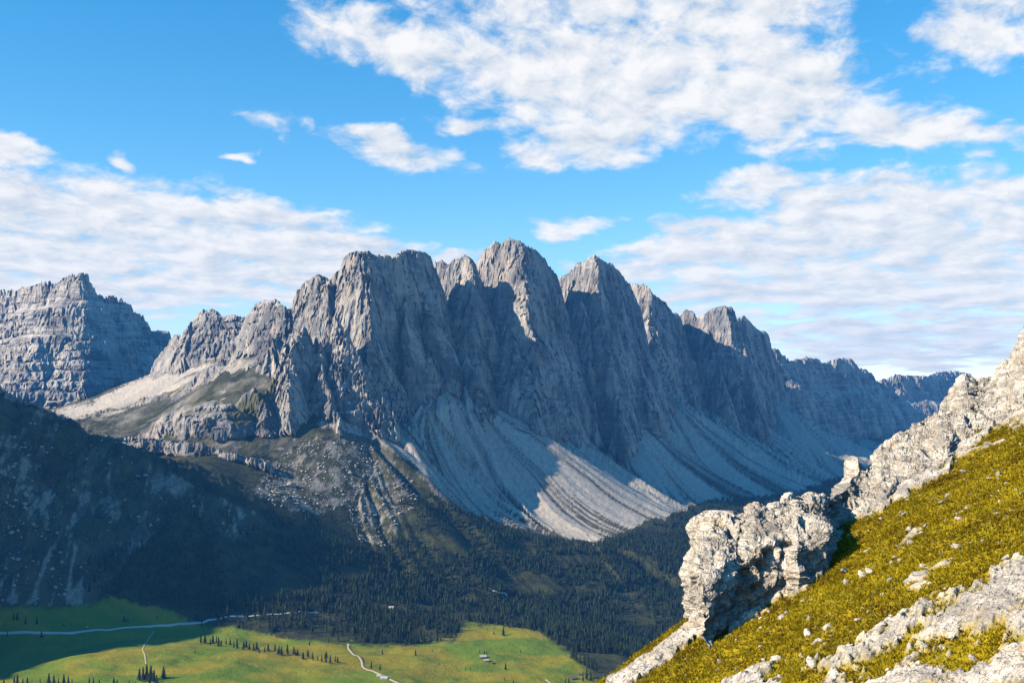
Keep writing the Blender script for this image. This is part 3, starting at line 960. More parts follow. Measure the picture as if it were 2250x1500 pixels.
LONE = [  # (px, py of the foot, height in pixels)
    ([(16, 1397, 13), (91, 1401, 17), (56, 1371, 20), (81, 1371, 20), (38, 1362, 19), (30, 1360, 14), (273, 1365, 15), (281, 1364, 10), (140, 1375, 9), (155, 1373, 8), (429, 1434, 9), (345, 1358, 7)], 'small dark conifer on the shaded pasture beside the gravel road', 'conifers beside the gravel road'),
    ([(306, 1494, 28), (314, 1497, 34), (322, 1495, 38), (331, 1496, 36), (338, 1499, 30), (328, 1505, 26), (344, 1503, 24), (359, 1490, 28)], 'dark conifer in the dense clump on the pasture at the bottom', 'clump of conifers on the pasture'),
    ([(8, 1505, 16), (31, 1505, 22), (38, 1503, 24), (50, 1506, 18), (60, 1505, 20), (88, 1508, 18), (107, 1502, 26), (118, 1504, 24), (128, 1506, 20), (140, 1503, 24), (150, 1505, 22), (158, 1507, 18), (196, 1507, 20), (205, 1505, 18), (218, 1507, 16), (250, 1507, 22), (257, 1508, 18), (284, 1508, 16), (298, 1509, 14)], 'conifer top at the lower edge of the shaded pasture', 'conifers along the lower edge'),
    ([(717, 1444, 16), (816, 1468, 18), (835, 1472, 15), (840, 1437, 13), (913, 1440, 15), (965, 1459, 7), (1023, 1471, 7), (1034, 1470, 7), (1111, 1471, 17), (1109, 1494, 9), (1128, 1500, 11), (1144, 1433, 9), (722, 1411, 10), (680, 1417, 11), (743, 1408, 15), (1106, 1396, 21), (1085, 1393, 10), (1070, 1385, 9), (950, 1430, 6)], 'lone conifer casting a long shadow on the sunlit pasture', 'lone conifers on the sunlit pasture'),
    ([(1054, 1434, 9), (1064, 1436, 10), (1069, 1436, 9)], 'little conifer standing right behind the two wooden cabins', 'conifers behind the cabins'),
    ([(1258, 1447, 32), (1266, 1452, 28), (1274, 1458, 26), (1284, 1462, 26), (1292, 1466, 30), (1300, 1470, 24), (1310, 1476, 26), (1289, 1492, 28), (1281, 1496, 20), (1298, 1496, 24), (1250, 1500, 14), (1243, 1504, 16)], 'light green conifer at the right-hand corner of the pasture', 'conifers at the pasture corner'),
]
row = []
for k_ in range(44):
    t = k_ / 43
    row.append((440 + 300 * t + random.uniform(-4, 4), 1412 + 44 * t ** 1.1 + random.uniform(-5, 3), random.uniform(15, 25) * (1 - .2 * t)))
LONE.append((row, 'dark conifer in the row slanting across the pasture', 'row of conifers across the pasture'))
ORD = 'first second third fourth fifth sixth seventh eighth ninth tenth eleventh twelfth thirteenth fourteenth fifteenth sixteenth seventeenth eighteenth nineteenth'.split()


def nth(i):
    if i < 19:
        return ORD[i]
    t, u = divmod(i + 1, 10)
    tens = {2: 'twenty', 3: 'thirty', 4: 'forty', 5: 'fifty'}[t]
    return tens[:-1] + 'ieth' if u == 0 else tens + '-' + ORD[u - 1]


n_ind = 0
for lst, lab, grp in LONE:
    hp = hit([a[0] for a in lst], [a[1] for a in lst])
    rank = np.argsort(np.argsort([a[0] for a in lst], kind='stable'), kind='stable')
    for p, (px, py, hpx), rk in zip(hp, lst, rank):
        tree(p, hpx / FPX * p[1], '%s from the left: %s' % (nth(int(rk)), lab), grp)
        n_ind += 1

# the wood: points over the valley, nearest ones single trees, the rest one mass
NP_ = 190000
pt = np.stack([RNG.uniform(-.40, .50, NP_), np.sqrt(RNG.uniform(2250 ** 2, 5600 ** 2, NP_))], 1)
tx, ty = (pt[:, 0] * pt[:, 1]).astype(f32), pt[:, 1].astype(f32)
tz, tm_, tf_, *_ = ground(tx, ty)
tpx, tpy = to_pix(tx, ty, tz)
jit = 22 * fbm2(tx, ty, 120, 3, 301)
okf = in_poly(tpx + jit, tpy + .6 * jit, FOREST) & (tm_ == 0)
okf &= ~in_poly(tpx, tpy, SCREE) | (RNG.random(NP_) < .02)
jm = 16 * fbm2(tx, ty, 45, 3, 305)
okf &= ~in_poly(tpx + jm, tpy + .5 * jm, MEADOW) | (RNG.random(NP_) < .03)
clear = fbm2(tx, ty, 230, 3, 311) + .5 * fbm2(tx, ty, 60, 2, 317)
for cx, cy, rx, ry in ((560, 1270, 60, 50), (520, 1250, 40, 30), (640, 1290, 50, 14), (1235, 1293, 42, 9), (1310, 1288, 12, 14), (1000, 1190, 24, 26), (820, 1200, 30, 14), (990, 1200, 40, 12), (600, 1400, 90, 12), (780, 1258, 40, 12), (1140, 1205, 30, 14), (860, 1335, 14, 7), (940, 1330, 20, 6), (1170, 1280, 60, 26), (1240, 1230, 40, 14)):
    clear = clear - 1.0 * np.exp(-(((tpx - cx) / rx) ** 2 + ((tpy - cy) / ry) ** 2))
den = ss(clear, -.42, -.02)
den = den * np.where(tpx < 430, .45, 1) * np.where((tpy < 1200) & (tpx < 830), .35, 1) * np.where((tpx < 760) & (tpy > 1345), .30, 1)
okf &= RNG.random(NP_) < den * .85
tx, ty, tz, tpx, tpy = tx[okf], ty[okf], tz[okf], tpx[okf], tpy[okf]
th = (9 + 16 * RNG.random(len(tx)) ** 1.4) * (.8 + .2 * ss(tpy, 1080, 1250))
o_ = np.argsort(ty)
near = []
for i in o_:
    if len(near) >= 300 - n_ind:
        break
    if -20 < tpx[i] < 1480:
        near.append(i)
for i in near:
    zone = 'left' if tpx[i] < 760 else ('mid' if tpx[i] < 1010 else 'right')
    lab, grp = {'left': ('spruce standing at the lower edge of the wood near the gravel road', 'wood edge by the gravel road'), 'mid': ('tall spruce at the edge of the wood above the sunlit pasture', 'wood edge above the pasture'), 'right': ('spruce in the deep shade beyond the pasture corner', 'wood edge beyond the pasture')}[zone]
    tree((tx[i], ty[i], tz[i]), float(th[i]), lab, grp)
rest = np.setdiff1d(np.arange(len(tx)), near)
vs, fs, ts = [], [], []
off = 0
kinds = [spruce_mesh(200 + i, 3, 3, .17 + .03 * i) for i in range(4)]
kk = RNG.integers(0, 4, len(rest))
for k_ in range(4):
    ids = rest[kk == k_]
    v, f = kinds[k_]
    a = RNG.uniform(0, 6.28, len(ids)).astype(f32)
    c, s_ = np.cos(a)[:, None], np.sin(a)[:, None]
    h = th[ids][:, None]
    wv = h * RNG.uniform(.85, 1.25, len(ids))[:, None]
    vv = np.stack([tx[ids][:, None] + wv * (v[None, :, 0] * c - v[None, :, 1] * s_), ty[ids][:, None] + wv * (v[None, :, 0] * s_ + v[None, :, 1] * c), tz[ids][:, None] - .6 + h * v[None, :, 2]], -1)
    vs.append(vv.reshape(-1, 3))
    fs.append((f[None] + (np.arange(len(ids)) * len(v))[:, None, None]).reshape(-1, 3) + off)
    ts.append(np.repeat(np.clip(RNG.normal(.42, .45, len(ids)), 0, 1.6), len(v)))
    off += len(ids) * len(v)
fm = mesh_np('forest', np.concatenate(vs), np.concatenate(fs), smooth=False)
set_attr(fm, 'tint', np.concatenate(ts))
obj('forest', fm, M_SPR, kind='stuff', label='dense dark spruce wood filling the valley')
print('trees', n_ind, len(rest), round(time.time() - T0, 1))


# ------------------------------------------------------------------ tracks and streams: ribbons draped on the land
def ribbon(name, pix, width, mat, label, step=14, lift=.5):
    p = hit([a[0] for a in pix], [a[1] for a in pix])
    d = np.array(densify(p, step))
    x, y = d[:, 0], d[:, 1]
    for _ in range(3):
        x = np.concatenate([x[:1], (x[:-2] + 2 * x[1:-1] + x[2:]) / 4, x[-1:]])
        y = np.concatenate([y[:1], (y[:-2] + 2 * y[1:-1] + y[2:]) / 4, y[-1:]])
    tx_, ty_ = np.gradient(x), np.gradient(y)
    l = np.hypot(tx_, ty_) + 1e-6
    nx, ny = -ty_ / l, tx_ / l
    w = width * (1 + .25 * n2(x / 30, y / 30, 401))
    cols = []
    for k_ in (-1, -.5, 0, .5, 1):
        xx, yy = x + nx * w * k_ / 2, y + ny * w * k_ / 2
        cols.append(np.stack([xx, yy, ground(xx, yy)[0] + lift], 1))
    n = len(x)
    zc = np.max([c[:, 2] for c in cols], 0)
    for c in cols:
        c[:, 2] = .5 * c[:, 2] + .5 * zc
    cols.insert(0, cols[0] - np.array([0, 0, 2.5]))
    cols.append(cols[-1] - np.array([0, 0, 2.5]))
    v = np.concatenate(cols)
    k_ = len(cols)
    q_ = np.array([(a * n + i, a * n + i + 1, (a + 1) * n + i + 1, (a + 1) * n + i) for a in range(k_ - 1) for i in range(n - 1)])
    return obj(name, mesh_np(name, v, q_), mat, label=label, kind='structure')


def mat_plain(name, a, b_, sc, rough=.9):
    m, n, b = material(name, rough)
    n._in(b.inputs['Base Color'], n.mix(n.noise(n.geo(), sc, 4, .6), a, b_))
    return m


M_ROAD = mat_plain('road_gravel', (.46, .43, .39), (.62, .59, .55), .4)
M_PATH = mat_plain('path_gravel', (.34, .28, .19), (.52, .45, .33), .4)
M_STRM = mat_plain('stream_gravel', (.40, .41, .42), (.66, .67, .68), .2, .5)
ribbon('road', [(-60, 1391), (0, 1390), (90, 1389), (160, 1391), (220, 1383), (290, 1377), (360, 1374), (420, 1368), (470, 1360), (520, 1354), (600, 1349), (700, 1345)], 5.5, M_ROAD, 'pale gravel road crossing the shaded pasture')
ribbon('path', [(766, 1414), (765, 1424), (775, 1436), (793, 1446), (797, 1454), (795, 1464), (806, 1470), (830, 1478), (850, 1488), (880, 1502)], 4.5, M_PATH, 'winding farm track running down to the huts')
ribbon('path', [(339, 1386), (330, 1396), (318, 1412), (313, 1428), (319, 1440), (321, 1458)], 2.2, M_PATH, 'narrow footpath dropping from the gravel road')
ribbon('path', [(1200, 1492), (1205, 1496), (1215, 1504)], 4, M_PATH, 'short bend of track at the lower edge of the pasture')
ribbon('stream', [(1075, 1292), (1084, 1298), (1096, 1302), (1110, 1304), (1114, 1308)], 6, M_STRM, 'pale stream bed glimpsed in the dark wood')
ribbon('stream', [(1218, 1340), (1236, 1350), (1250, 1354)], 6, M_STRM, 'short bright piece of stream below the clearing')


# ------------------------------------------------------------------ huts
M_ROOF = mat_plain('shingle_roof', (.30, .29, .28), (.46, .45, .44), .8, .6)
M_ROOFD = mat_plain('dark_shingle_roof', (.10, .09, .085), (.17, .155, .145), .8, .7)
M_LOGS = mat_plain('weathered_logs', (.09, .06, .04), (.17, .12, .08), 1.5)
M_WHITE = mat_plain('whitewash', (.62, .60, .56), (.72, .70, .66), .6)
M_GLASS = mat_plain('dark_window', (.02, .025, .03), (.03, .035, .04), 1, .2)


def box(x0, x1, y0, y1, z0, z1):
    v = [(x, y, z) for x in (x0, x1) for y in (y0, y1) for z in (z0, z1)]
    return v, [(0, 1, 3, 2), (4, 6, 7, 5), (0, 4, 5, 1), (2, 3, 7, 6), (0, 2, 6, 4), (1, 5, 7, 3)]


def hut(px, py, L, D, H, rz, roofm, wallm, label, name='wooden_hut'):
    p = hit([px], [py])[0]
    r = empty(name, (p[0], p[1], p[2] - .8), label, 'hut')
    r.rotation_euler = (0, 0, math.radians(rz))
    a, b = L / 2, D / 2
    g = H + D * .36
    wv = [(-a, -b, 0), (a, -b, 0), (a, b, 0), (-a, b, 0), (-a, -b, H), (a, -b, H), (a, b, H), (-a, b, H), (-a, 0, g), (a, 0, g)]
    me = bpy.data.meshes.new('wall')
    me.from_pydata(wv, [], [(0, 1, 5, 4), (2, 3, 7, 6), (1, 2, 6, 9, 5), (3, 0, 4, 8, 7)])
    obj('wall', me, wallm, r)
    e_ = .7
    for s_ in (-1, 1):
        yo, zo = s_ * (b + e_), H - e_ * .72
        vv = [(-a - e_, 0, g + .05), (a + e_, 0, g + .05), (a + e_, yo, zo), (-a - e_, yo, zo)]
        vv += [(x, y, z + .35) for x, y, z in vv]
        me = bpy.data.meshes.new('roof_slope')
        me.from_pydata(vv, [], [(0, 1, 2, 3), (4, 5, 6, 7), (0, 1, 5, 4), (1, 2, 6, 5), (2, 3, 7, 6), (3, 0, 4, 7)])
        obj('roof_slope', me, roofm, r)
    for nm, x0, w, z0, h in (('door', -.3, 1.2, .8, 2.0), ('window', -a * .62, 1.0, 1.8, .9), ('window', a * .5, 1.0, 1.8, .9)):
        v, f = box(x0, x0 + w, -b - .06, -b + .02, z0, z0 + h)
        me = bpy.data.meshes.new(nm)
        me.from_pydata(v, [], f)
        obj(nm, me, M_LOGS if nm == 'door' else M_GLASS, r)
    return r


hut(1061, 1444, 12, 8, 3.2, 12, M_ROOF, M_LOGS, 'larger pale-roofed wooden cabin standing on the sunlit pasture')
hut(1068, 1452, 9, 6, 2.6, 20, M_ROOF, M_LOGS, 'smaller grey-roofed cabin just below the larger one')
hut(1083, 1457, 5, 4, 1.8, 35, M_ROOFD, M_LOGS, 'tiny dark shed a few steps below the two cabins')
hut(833, 1485, 7, 5, 2.2, -8, M_ROOF, M_WHITE, 'small white hut at the bend of the farm track')
hut(844, 1490, 12, 7, 2.4, -6, M_ROOF, M_WHITE, 'long white barn beside the farm track')
hut(1261, 1491, 12, 8, 3.0, 25, M_ROOFD, M_LOGS, 'dark wooden farmhouse at the corner of the pasture')
hut(1273, 1482, 6, 5, 2.6, 25, M_ROOFD, M_LOGS, 'dark little barn behind the farmhouse at the pasture corner')
hut(860, 1336, 11, 7, 3.4, 5, M_ROOF, M_WHITE, 'white hut half hidden in the dark wood')


# ------------------------------------------------------------------ boulders
def boulder_mesh(name, seed, sub, mat):
    import bmesh
    bm = bmesh.new()
    bmesh.ops.create_icosphere(bm, subdivisions=sub, radius=1)
    co = np.array([v.co[:] for v in bm.verts], f32)
    d = .75 + .45 * fbm3(co[:, 0] + seed * 9, co[:, 1], co[:, 2], 1.1, 3, 500 + seed) + .12 * rid3(co[:, 0], co[:, 1] + seed, co[:, 2], .5, 2, 520)
    for axis in range(5):
        nrm = unit(np.random.default_rng(seed * 31 + axis).normal(size=3))
        lim_ = np.random.default_rng(seed * 17 + axis).uniform(.45, .7)
        pr = (co * d[:, None]) @ nrm
        d = np.where(pr > lim_, d * lim_ / np.maximum(pr, .01), d)
    co = co * d[:, None]
    for v, c in zip(bm.verts, co):
        v.co = c
    me = bpy.data.meshes.new(name)
    bm.to_mesh(me)
    bm.free()
    if mat:
        me.materials.append(mat)
    return me


M_BOUL = mat_plain('boulder_rock', (.20, .19, .175), (.42, .395, .355), .12)
BM = [boulder_mesh('boulder', i, 2, M_BOUL) for i in range(5)]
BLD = [(640, 1068, 24, 'largest dark boulder in the sunlit rubble below the knoll'), (770, 1040, 13, 'squat boulder in the middle of the sunlit rubble'), (735, 975, 9, 'small block high up in the rubble'), (800, 1045, 9, 'pale block at the right of the sunlit rubble'), (700, 1020, 10, 'grey block above the largest dark boulder'), (845, 1110, 11, 'pale boulder at the head of the bare gully'), (820, 990, 8, 'small pale boulder at the top of the rubble'), (192, 1379, 8, 'pale boulder lying just above the gravel road'), (130, 1307, 9, 'pale boulder at the foot of the dark ridge'), (143, 1305, 7, 'smaller pale boulder next to another at the ridge foot'), (26, 1172, 15, 'big pale block on the dark flank at the left edge'), (64, 1340, 6, 'pale stone on the shaded grass below the ridge'), (240, 1018, 8, 'white block on the flank of the dark ridge'), (275, 1100, 10, 'white boulder alone on the dark green flank')]
hp = hit([b[0] for b in BLD], [b[1] for b in BLD])
for k_, (p, (px, py, wpx, lab)) in enumerate(zip(hp, BLD)):
    r_ = wpx / FPX * p[1] * .55
    o = obj('boulder', BM[k_ % 5], None, label=lab, cat='boulder', loc=(p[0], p[1], p[2] + r_ * .25))
    o.scale = (r_, r_ * .9, r_ * .85)
    o.rotation_euler = (0, 0, k_ * 1.3)
NB = 26000
bx_ = RNG.uniform(-1500, 0, NB).astype(f32)
by_ = RNG.uniform(2150, 3700, NB).astype(f32)
bz_, bm_, *_ = ground(bx_, by_)
bpx, bpy_ = to_pix(bx_, by_, bz_)
SIDE = [(-20, 960), (120, 980), (60, 1100), (140, 1250), (170, 1320), (-20, 1330)]
okb = ((in_poly(bpx, bpy_, RUBBLE) & (RNG.random(NB) < .9)) | (in_poly(bpx, bpy_, RIDGEP) & (RNG.random(NB) < .10)) | (in_poly(bpx, bpy_, SIDE) & (RNG.random(NB) < .5))) & (bm_ == 0)
bx_, by_, bz_ = bx_[okb], by_[okb], bz_[okb]
import bmesh
b0 = bmesh.new()
bmesh.ops.create_icosphere(b0, subdivisions=1, radius=1)
iv = np.array([v.co[:] for v in b0.verts], f32)
iff = np.array([[v.index for v in f.verts] for f in b0.faces], np.int32)
b0.free()
nb = len(bx_)
sz = (1.0 + 4.2 * RNG.random(nb) ** 4).astype(f32)
jit_ = 1 + RNG.uniform(-.35, .35, (nb, len(iv), 1)).astype(f32)
vv = np.stack([bx_, by_, bz_], 1)[:, None] + iv[None] * jit_ * sz[:, None, None] * np.array([1, 1, .75], f32)
rm = mesh_np('rubble', vv.reshape(-1, 3), (iff[None] + (np.arange(nb) * len(iv))[:, None, None]).reshape(-1, 3), smooth=False)
obj('rubble', rm, M_BOUL, kind='stuff', label='loose grey blocks strewn below the knoll and down the dark ridge')
print('objects', nb, round(time.time() - T0, 1))

# ------------------------------------------------------------------ near hillside on the right
GA_, GB_, GC_ = -21.37, .528, -.0326            # plane of the grass slope: z = a + b x + c y


def plane_hit(px, py):
    a, b = pix_dir(px, py)
    Yp = GA_ / (b - GB_ * a - GC_)
    return np.array((a * Yp, Yp, b * Yp))


CR = [(1100, 1640), (1307, 1500), (1345, 1472), (1392, 1434), (1432, 1406), (1470, 1378), (1501, 1354), (1530, 1335)]
crt = [pix_dir(*p)[0] for p in CR]
cry = [plane_hit(*p)[1] for p in CR]
RIBTOP = [(1540, 1190), (1565, 1165), (1590, 1150), (1622, 1148), (1635, 1136), (1653, 1122), (1685, 1119), (1705, 1113), (1725, 1110), (1755, 1106), (1780, 1098), (1795, 1093), (1807, 1090), (1822, 1096), (1832, 1090), (1850, 1078), (1870, 1062), (1895, 1046), (1910, 1036), (1924, 1024), (1932, 1014), (1942, 992), (1954, 976), (1970, 960), (1990, 950), (2014, 938), (2039, 921), (2064, 904), (2070, 890), (2082, 881), (2095, 873), (2108, 851), (2117, 838), (2133, 835), (2139, 847), (2164, 844), (2196, 832), (2204, 815), (2211, 804), (2233, 797), (2236, 769), (2250, 744), (2280, 700), (2330, 660), (2420, 600)]
RIBBOT = [(1540, 1440), (1590, 1392), (1616, 1362), (1650, 1345), (1691, 1320), (1725, 1298), (1751, 1303), (1769, 1287), (1810, 1256), (1801, 1232), (1826, 1200), (1838, 1171), (1863, 1150), (1900, 1142), (1942, 1128), (1960, 1093), (2020, 1061), (2083, 1030), (2100, 990), (2164, 954), (2189, 942), (2250, 916), (2330, 870), (2420, 820)]
RIBY = [(1540, 83.5), (1590, 84), (1700, 85), (1822, 88), (1860, 95), (1950, 106), (2083, 114), (2164, 117), (2250, 119), (2420, 124)]
rt_px = np.array([p[0] for p in RIBTOP], float)
crt += [pix_dir(p, 900)[0] for p, _ in RIBY]
cry += [y_ - 1.0 for _, y_ in RIBY]
crt, cry = np.array(crt), np.array(cry)


def rock_cover(x, y):
    """0 grass .. 1 bare rock on the near slope"""
    z = GA_ + GB_ * x + GC_ * y
    px, py = to_pix(x, y, z)
    line = np.interp(px, [1300, 1560, 1680, 1910, 2080, 2250, 2500], [1640, 1500, 1440, 1375, 1290, 1205, 1120])
    a = ss(py - line, -45, 60) * .50
    cl = np.interp(px, [p[0] for p in CR], [p[1] for p in CR])
    b = ss(py - cl, 14, 30) * (1 - ss(py - cl, 60, 90)) * (px < 1560) * (px > 1330) * .75
    bt = np.interp(px, np.maximum.accumulate([p[0] for p in RIBBOT]), [p[1] for p in RIBBOT])
    c = (1 - ss(py - bt, 0, 45)) * (px > 1600) * .52
    m = np.maximum(np.maximum(np.maximum(a, b), c), .20)
    n = .5 + .62 * fbm2(x, y * .8, 3.6, 4, 601) + .22 * fbm2(x, y, .7, 2, 607)
    return ss(m + n, .88, 1.02), m


def hill(x, y, relief=True):
    x, y = np.asarray(x, f32), np.asarray(y, f32)
    t = x / np.maximum(y, 5)
    yc = np.interp(t, crt, cry)
    z = GA_ + GB_ * x + GC_ * y
    d = y - yc
    z = z - .9 * np.maximum(d, 0) - .012 * np.clip(d + 3, 0, 6) ** 2
    z = z + .55 * fbm2(x, y, 11, 3, 611) + .20 * fbm2(x, y, 2.6, 3, 617)
    rc, m = rock_cover(x, y)
    if relief:
        blk = .35 + .55 * fbm2(x, y, 2.2, 2, 631) + .42 * rid2(x, y, 1.1, 3, 633, .6) + .16 * fbm2(x, y, .35, 2, 637)
        z = z + rc * (.05 + .68 * blk) * (.25 + .75 * ss(m, .24, .42))
        z = z + (1 - rc) * .07 * rid2(x, y, .55, 2, 641)
    return z.astype(f32), rc


def grid_obj(name, ts, ys, mat, **kw):
    xx, yy = ts[:, None] * ys[None], np.repeat(ys[None], len(ts), 0)
    z, rc = hill(xx, yy)
    v = np.stack([xx, yy, z], -1).reshape(-1, 3)
    a, b = len(ts), len(ys)
    i_ = np.arange(a * b).reshape(a, b)
    q_ = np.stack([i_[:-1, :-1], i_[1:, :-1], i_[1:, 1:], i_[:-1, 1:]], -1).reshape(-1, 4)
    me = mesh_np(name, v, q_, smooth=False)
    set_attr(me, 'bare', rc.reshape(-1))
    return obj(name, me, mat, **kw)


def limestone(n, pos, scale=1.0):
    """colour and bump height of the pale near rock"""
    a = n.noise(pos, .35 * scale, 5, .6)
    b = n.noise(pos, 1.6 * scale, 6, .65)
    c = n.noise(n.v('MULTIPLY', pos, (1, 1, .35)), .55 * scale, 4, .6)
    d = n.noise(pos, 7.0 * scale, 4, .65)
    col = n.mix(n.sst(a, .35, .65), (.35, .326, .29), (.62, .575, .50))
    col = n.mix(n.m('MULTIPLY', n.sst(c, .54, .70), .65), col, (.46, .31, .17))        # ochre stain
    col = n.mix(n.m('MULTIPLY', n.sst(b, .56, .72), .75), col, (.11, .107, .105))      # grey lichen
    col = n.mix(1.0, col, n.mix(n.sst(d, .3, .7), (.60, .60, .60), (1.30, 1.30, 1.30)), 'MULTIPLY')
    bz = n.noise(n.v('MULTIPLY', n.v('ADD', pos, n.v('SCALE', n.xyz(a, b, a), scale=1.6)), (.25, .15, 2.6)), 1.0 * scale, 3, .6)   # bedding
    col = n.mix(n.m('MULTIPLY', n.sst(bz, .52, .62), .45), col, (.20, .185, .165))
    h = n.m('ADD', n.m('MULTIPLY', b, .30), n.m('MULTIPLY', d, .10))
    h = n.m('SUBTRACT', h, n.m('MULTIPLY', n.sst(bz, .52, .60), .12))
    pits = n.sst(n.noise(pos, 3.2 * scale, 5, .7, .6), .40, .30)
    col = n.mix(n.m('MULTIPLY', pits, .55), col, (.10, .09, .08))
    h = n.m('SUBTRACT', h, n.m('MULTIPLY', pits, .16))
    return col, h


def dryturf(n, pos):
    a = n.noise(pos, .25, 4, .6)
    b = n.noise(pos, 2.5, 4, .65)
    col = n.mix(n.sst(a, .38, .62), (.200, .172, .006), (.345, .252, .008))
    col = n.mix(n.m('MULTIPLY', n.sst(b, .52, .70), .7), col, (.10, .062, .014))
    return col, n.m('MULTIPLY', b, .18)


def mat_hill():
    m, n, b = material('dry_grass_slope', .95)
    pos = n.geo()
    lc, lh = limestone(n, pos)
    gc, gh = dryturf(n, pos)
    f = n.attr('bare')
    n._in(b.inputs['Base Color'], n.mix(f, gc, lc))
    n._in(b.inputs['Normal'], n.bump(n.mix(f, gh, lh), .8, 1.0))
    return m


def mat_rock():
    m, n, b = material('white_limestone', .9)
    pos = n.geo()
    lc, lh = limestone(n, pos)
    gc, gh = dryturf(n, pos)
    f = n.attr('turf')
    n._in(b.inputs['Base Color'], n.mix(f, lc, gc))
    n._in(b.inputs['Normal'], n.bump(lh, .9, 1.0))
    return m


M_HILL, M_ROCK = mat_hill(), mat_rock()
ts_ = np.concatenate([np.linspace(-1.3, .03, 30, endpoint=False), np.linspace(.03, .50, 430), np.linspace(.50, 1.3, 22)[1:]])
ys_ = np.concatenate([np.exp(np.linspace(math.log(14), math.log(42), 24, endpoint=False)), np.exp(np.linspace(math.log(42), math.log(122), 370)), np.linspace(122, 220, 16)[1:]])
grid_obj('hillside', ts_, ys_, M_HILL, kind='structure', label='steep dry grass slope with bare white rock in the right corner')


# craggy rib along the crest
def disp_rock(P, Nn, amp=1.0, seed=0):
    x, y, z = P[..., 0], P[..., 1], P[..., 2]
    d = .95 * fbm3(x, y, z, 4.6, 3, 701 + seed) + .55 * (rid3(x, y, z * .8, 2.2, 3, 711 + seed) - .35) + .32 * (rid3(x, y, z, .9, 3, 721 + seed, .6) - .3) + .16 * fbm3(x, y, z, .34, 3, 731 + seed, .65)
    q1 = n3(x / 1.7, y / 1.7, z / 1.2, 761 + seed) * 3.2
    q2 = n3(x / .62, y / .62, z / .5, 763 + seed) * 2.6
    d = d + .30 * (np.floor(q1) + ss(q1 - np.floor(q1), .0, .35)) / 3.2 * 1.4 + .16 * (np.floor(q2) + ss(q2 - np.floor(q2), .0, .4)) / 2.6 * 1.3
    cell = np.floor((z + .35 * x + .5 * n3(x / 3, y / 3, z / 3, 741 + seed)) / 1.15)
    d = d + .22 * n3(cell * 7.7, x / 3.2, y / 3.2, 751 + seed)
    return P + Nn * (amp * d)[..., None]


def normals(P, wrap=False):
    du = np.gradient(P, axis=0)
    dv = np.gradient(P, axis=1)
    if wrap:
        du = (np.roll(P, -1, 0) - np.roll(P, 1, 0))
    n = np.cross(du, dv)
    return n / (np.linalg.norm(n, axis=-1, keepdims=True) + 1e-9)


def turf_attr(P, Nn, th=.42, seed=0):
    x, y, z = P[..., 0], P[..., 1], P[..., 2]
    return ss(Nn[..., 2] + .9 * fbm3(x, y, z, 2.4, 3, 771 + seed), th, th + .18)


NU, NF, NB_ = 560, 130, 30
upx = np.linspace(1545, 2420, NU)
rbx = np.maximum.accumulate(np.array([p[0] for p in RIBBOT], float) + np.arange(len(RIBBOT)) * .01)
Rp = np.zeros((NU, NF + NB_, 3))
for i, px in enumerate(upx):
    tp = np.interp(px, rt_px, [p[1] for p in RIBTOP])
    bp = np.interp(px, rbx, [p[1] for p in RIBBOT])
    B = plane_hit(px, bp)
    T = np.array(P3(px, tp, float(np.interp(px, [a for a, _ in RIBY], [b for _, b in RIBY]))))
    if T[1] < B[1] + 2:
        B = B * ((T[1] - 2) / B[1])
    w = np.linspace(0, 1, NF)
    wall = 1 - ss(px, 1780, 1900)                       # upright wall near the pillar, a slab farther right
    up = wall * (.72 * ss(w, 0, .42) + .28 * ss(w, .35, 1)) + (1 - wall) * (.30 * ss(w, 0, .16) + .70 * w)
    back = wall * (.10 * w + .90 * ss(w, .30, 1)) + (1 - wall) * w
    start = B + (B - T) * np.array((.03, .0, 0)) - np.array((0, 0, .8))
    seg = np.stack([B[0] + (T[0] - B[0]) * back, B[1] + (T[1] - B[1]) * back, start[2] + (T[2] - start[2]) * up], 1)
    Rp[i, :NF] = seg
    wb = np.linspace(0, 1, NB_ + 1)[1:]
    Rp[i, NF:] = T + np.stack([wb * 1.5, wb * 9, -.4 * wb * 5 - 16 * wb ** 1.6], 1)
# hollows under the roofs and open cracks: (px, py, radius px, depth m)
HOL = [(1690, 1216, 15, 1.3), (1676, 1240, 13, 1.2), (1738, 1190, 12, 1.2), (1722, 1196, 10, .7), (1640, 1262, 16, 1.1), (1630, 1225, 12, .8), (1657, 1290, 8, .6), (1770, 1157, 12, .7), (1830, 1112, 7, 1.6), (1832, 1135, 7, 1.7), (1834, 1158, 7, 1.5), (1835, 1178, 6, 1.0), (2200, 948, 14, 1.4), (2222, 936, 14, 1.6), (2245, 922, 16, 1.8), (2270, 905, 16, 1.6), (2180, 958, 10, 1.0), (2135, 935, 7, .9), (2128, 920, 6, .7), (2030, 935, 5, .6), (2045, 1000, 10, .5), (1650, 1330, 8, .5)]
px_, py_ = to_pix(Rp[..., 0], Rp[..., 1], Rp[..., 2])
Nn = normals(Rp)
if Nn[NU // 2, 10, 1] > 0:
    Nn = -Nn
Rp = disp_rock(Rp, Nn, 1.0)
for hx, hy, hr, hd in HOL:
    g = np.exp(-(((px_ - hx) / hr) ** 2 + ((py_ - hy) / (hr * .9)) ** 2) ** 2)
    g[:, NF - 12:] = 0
    Rp = Rp - Nn * (hd * g)[..., None]
N2 = normals(Rp)
if N2[NU // 2, 10, 1] > 0:
    N2 = -N2
ta_ = turf_attr(Rp, N2, .84)
a, b = NU, NF + NB_
i_ = np.arange(a * b).reshape(a, b)
q_ = np.stack([i_[:-1, :-1], i_[1:, :-1], i_[1:, 1:], i_[:-1, 1:]], -1).reshape(-1, 4)
me = mesh_np('rock_outcrop', Rp.reshape(-1, 3), q_, smooth=False)
set_attr(me, 'turf', ta_.reshape(-1))
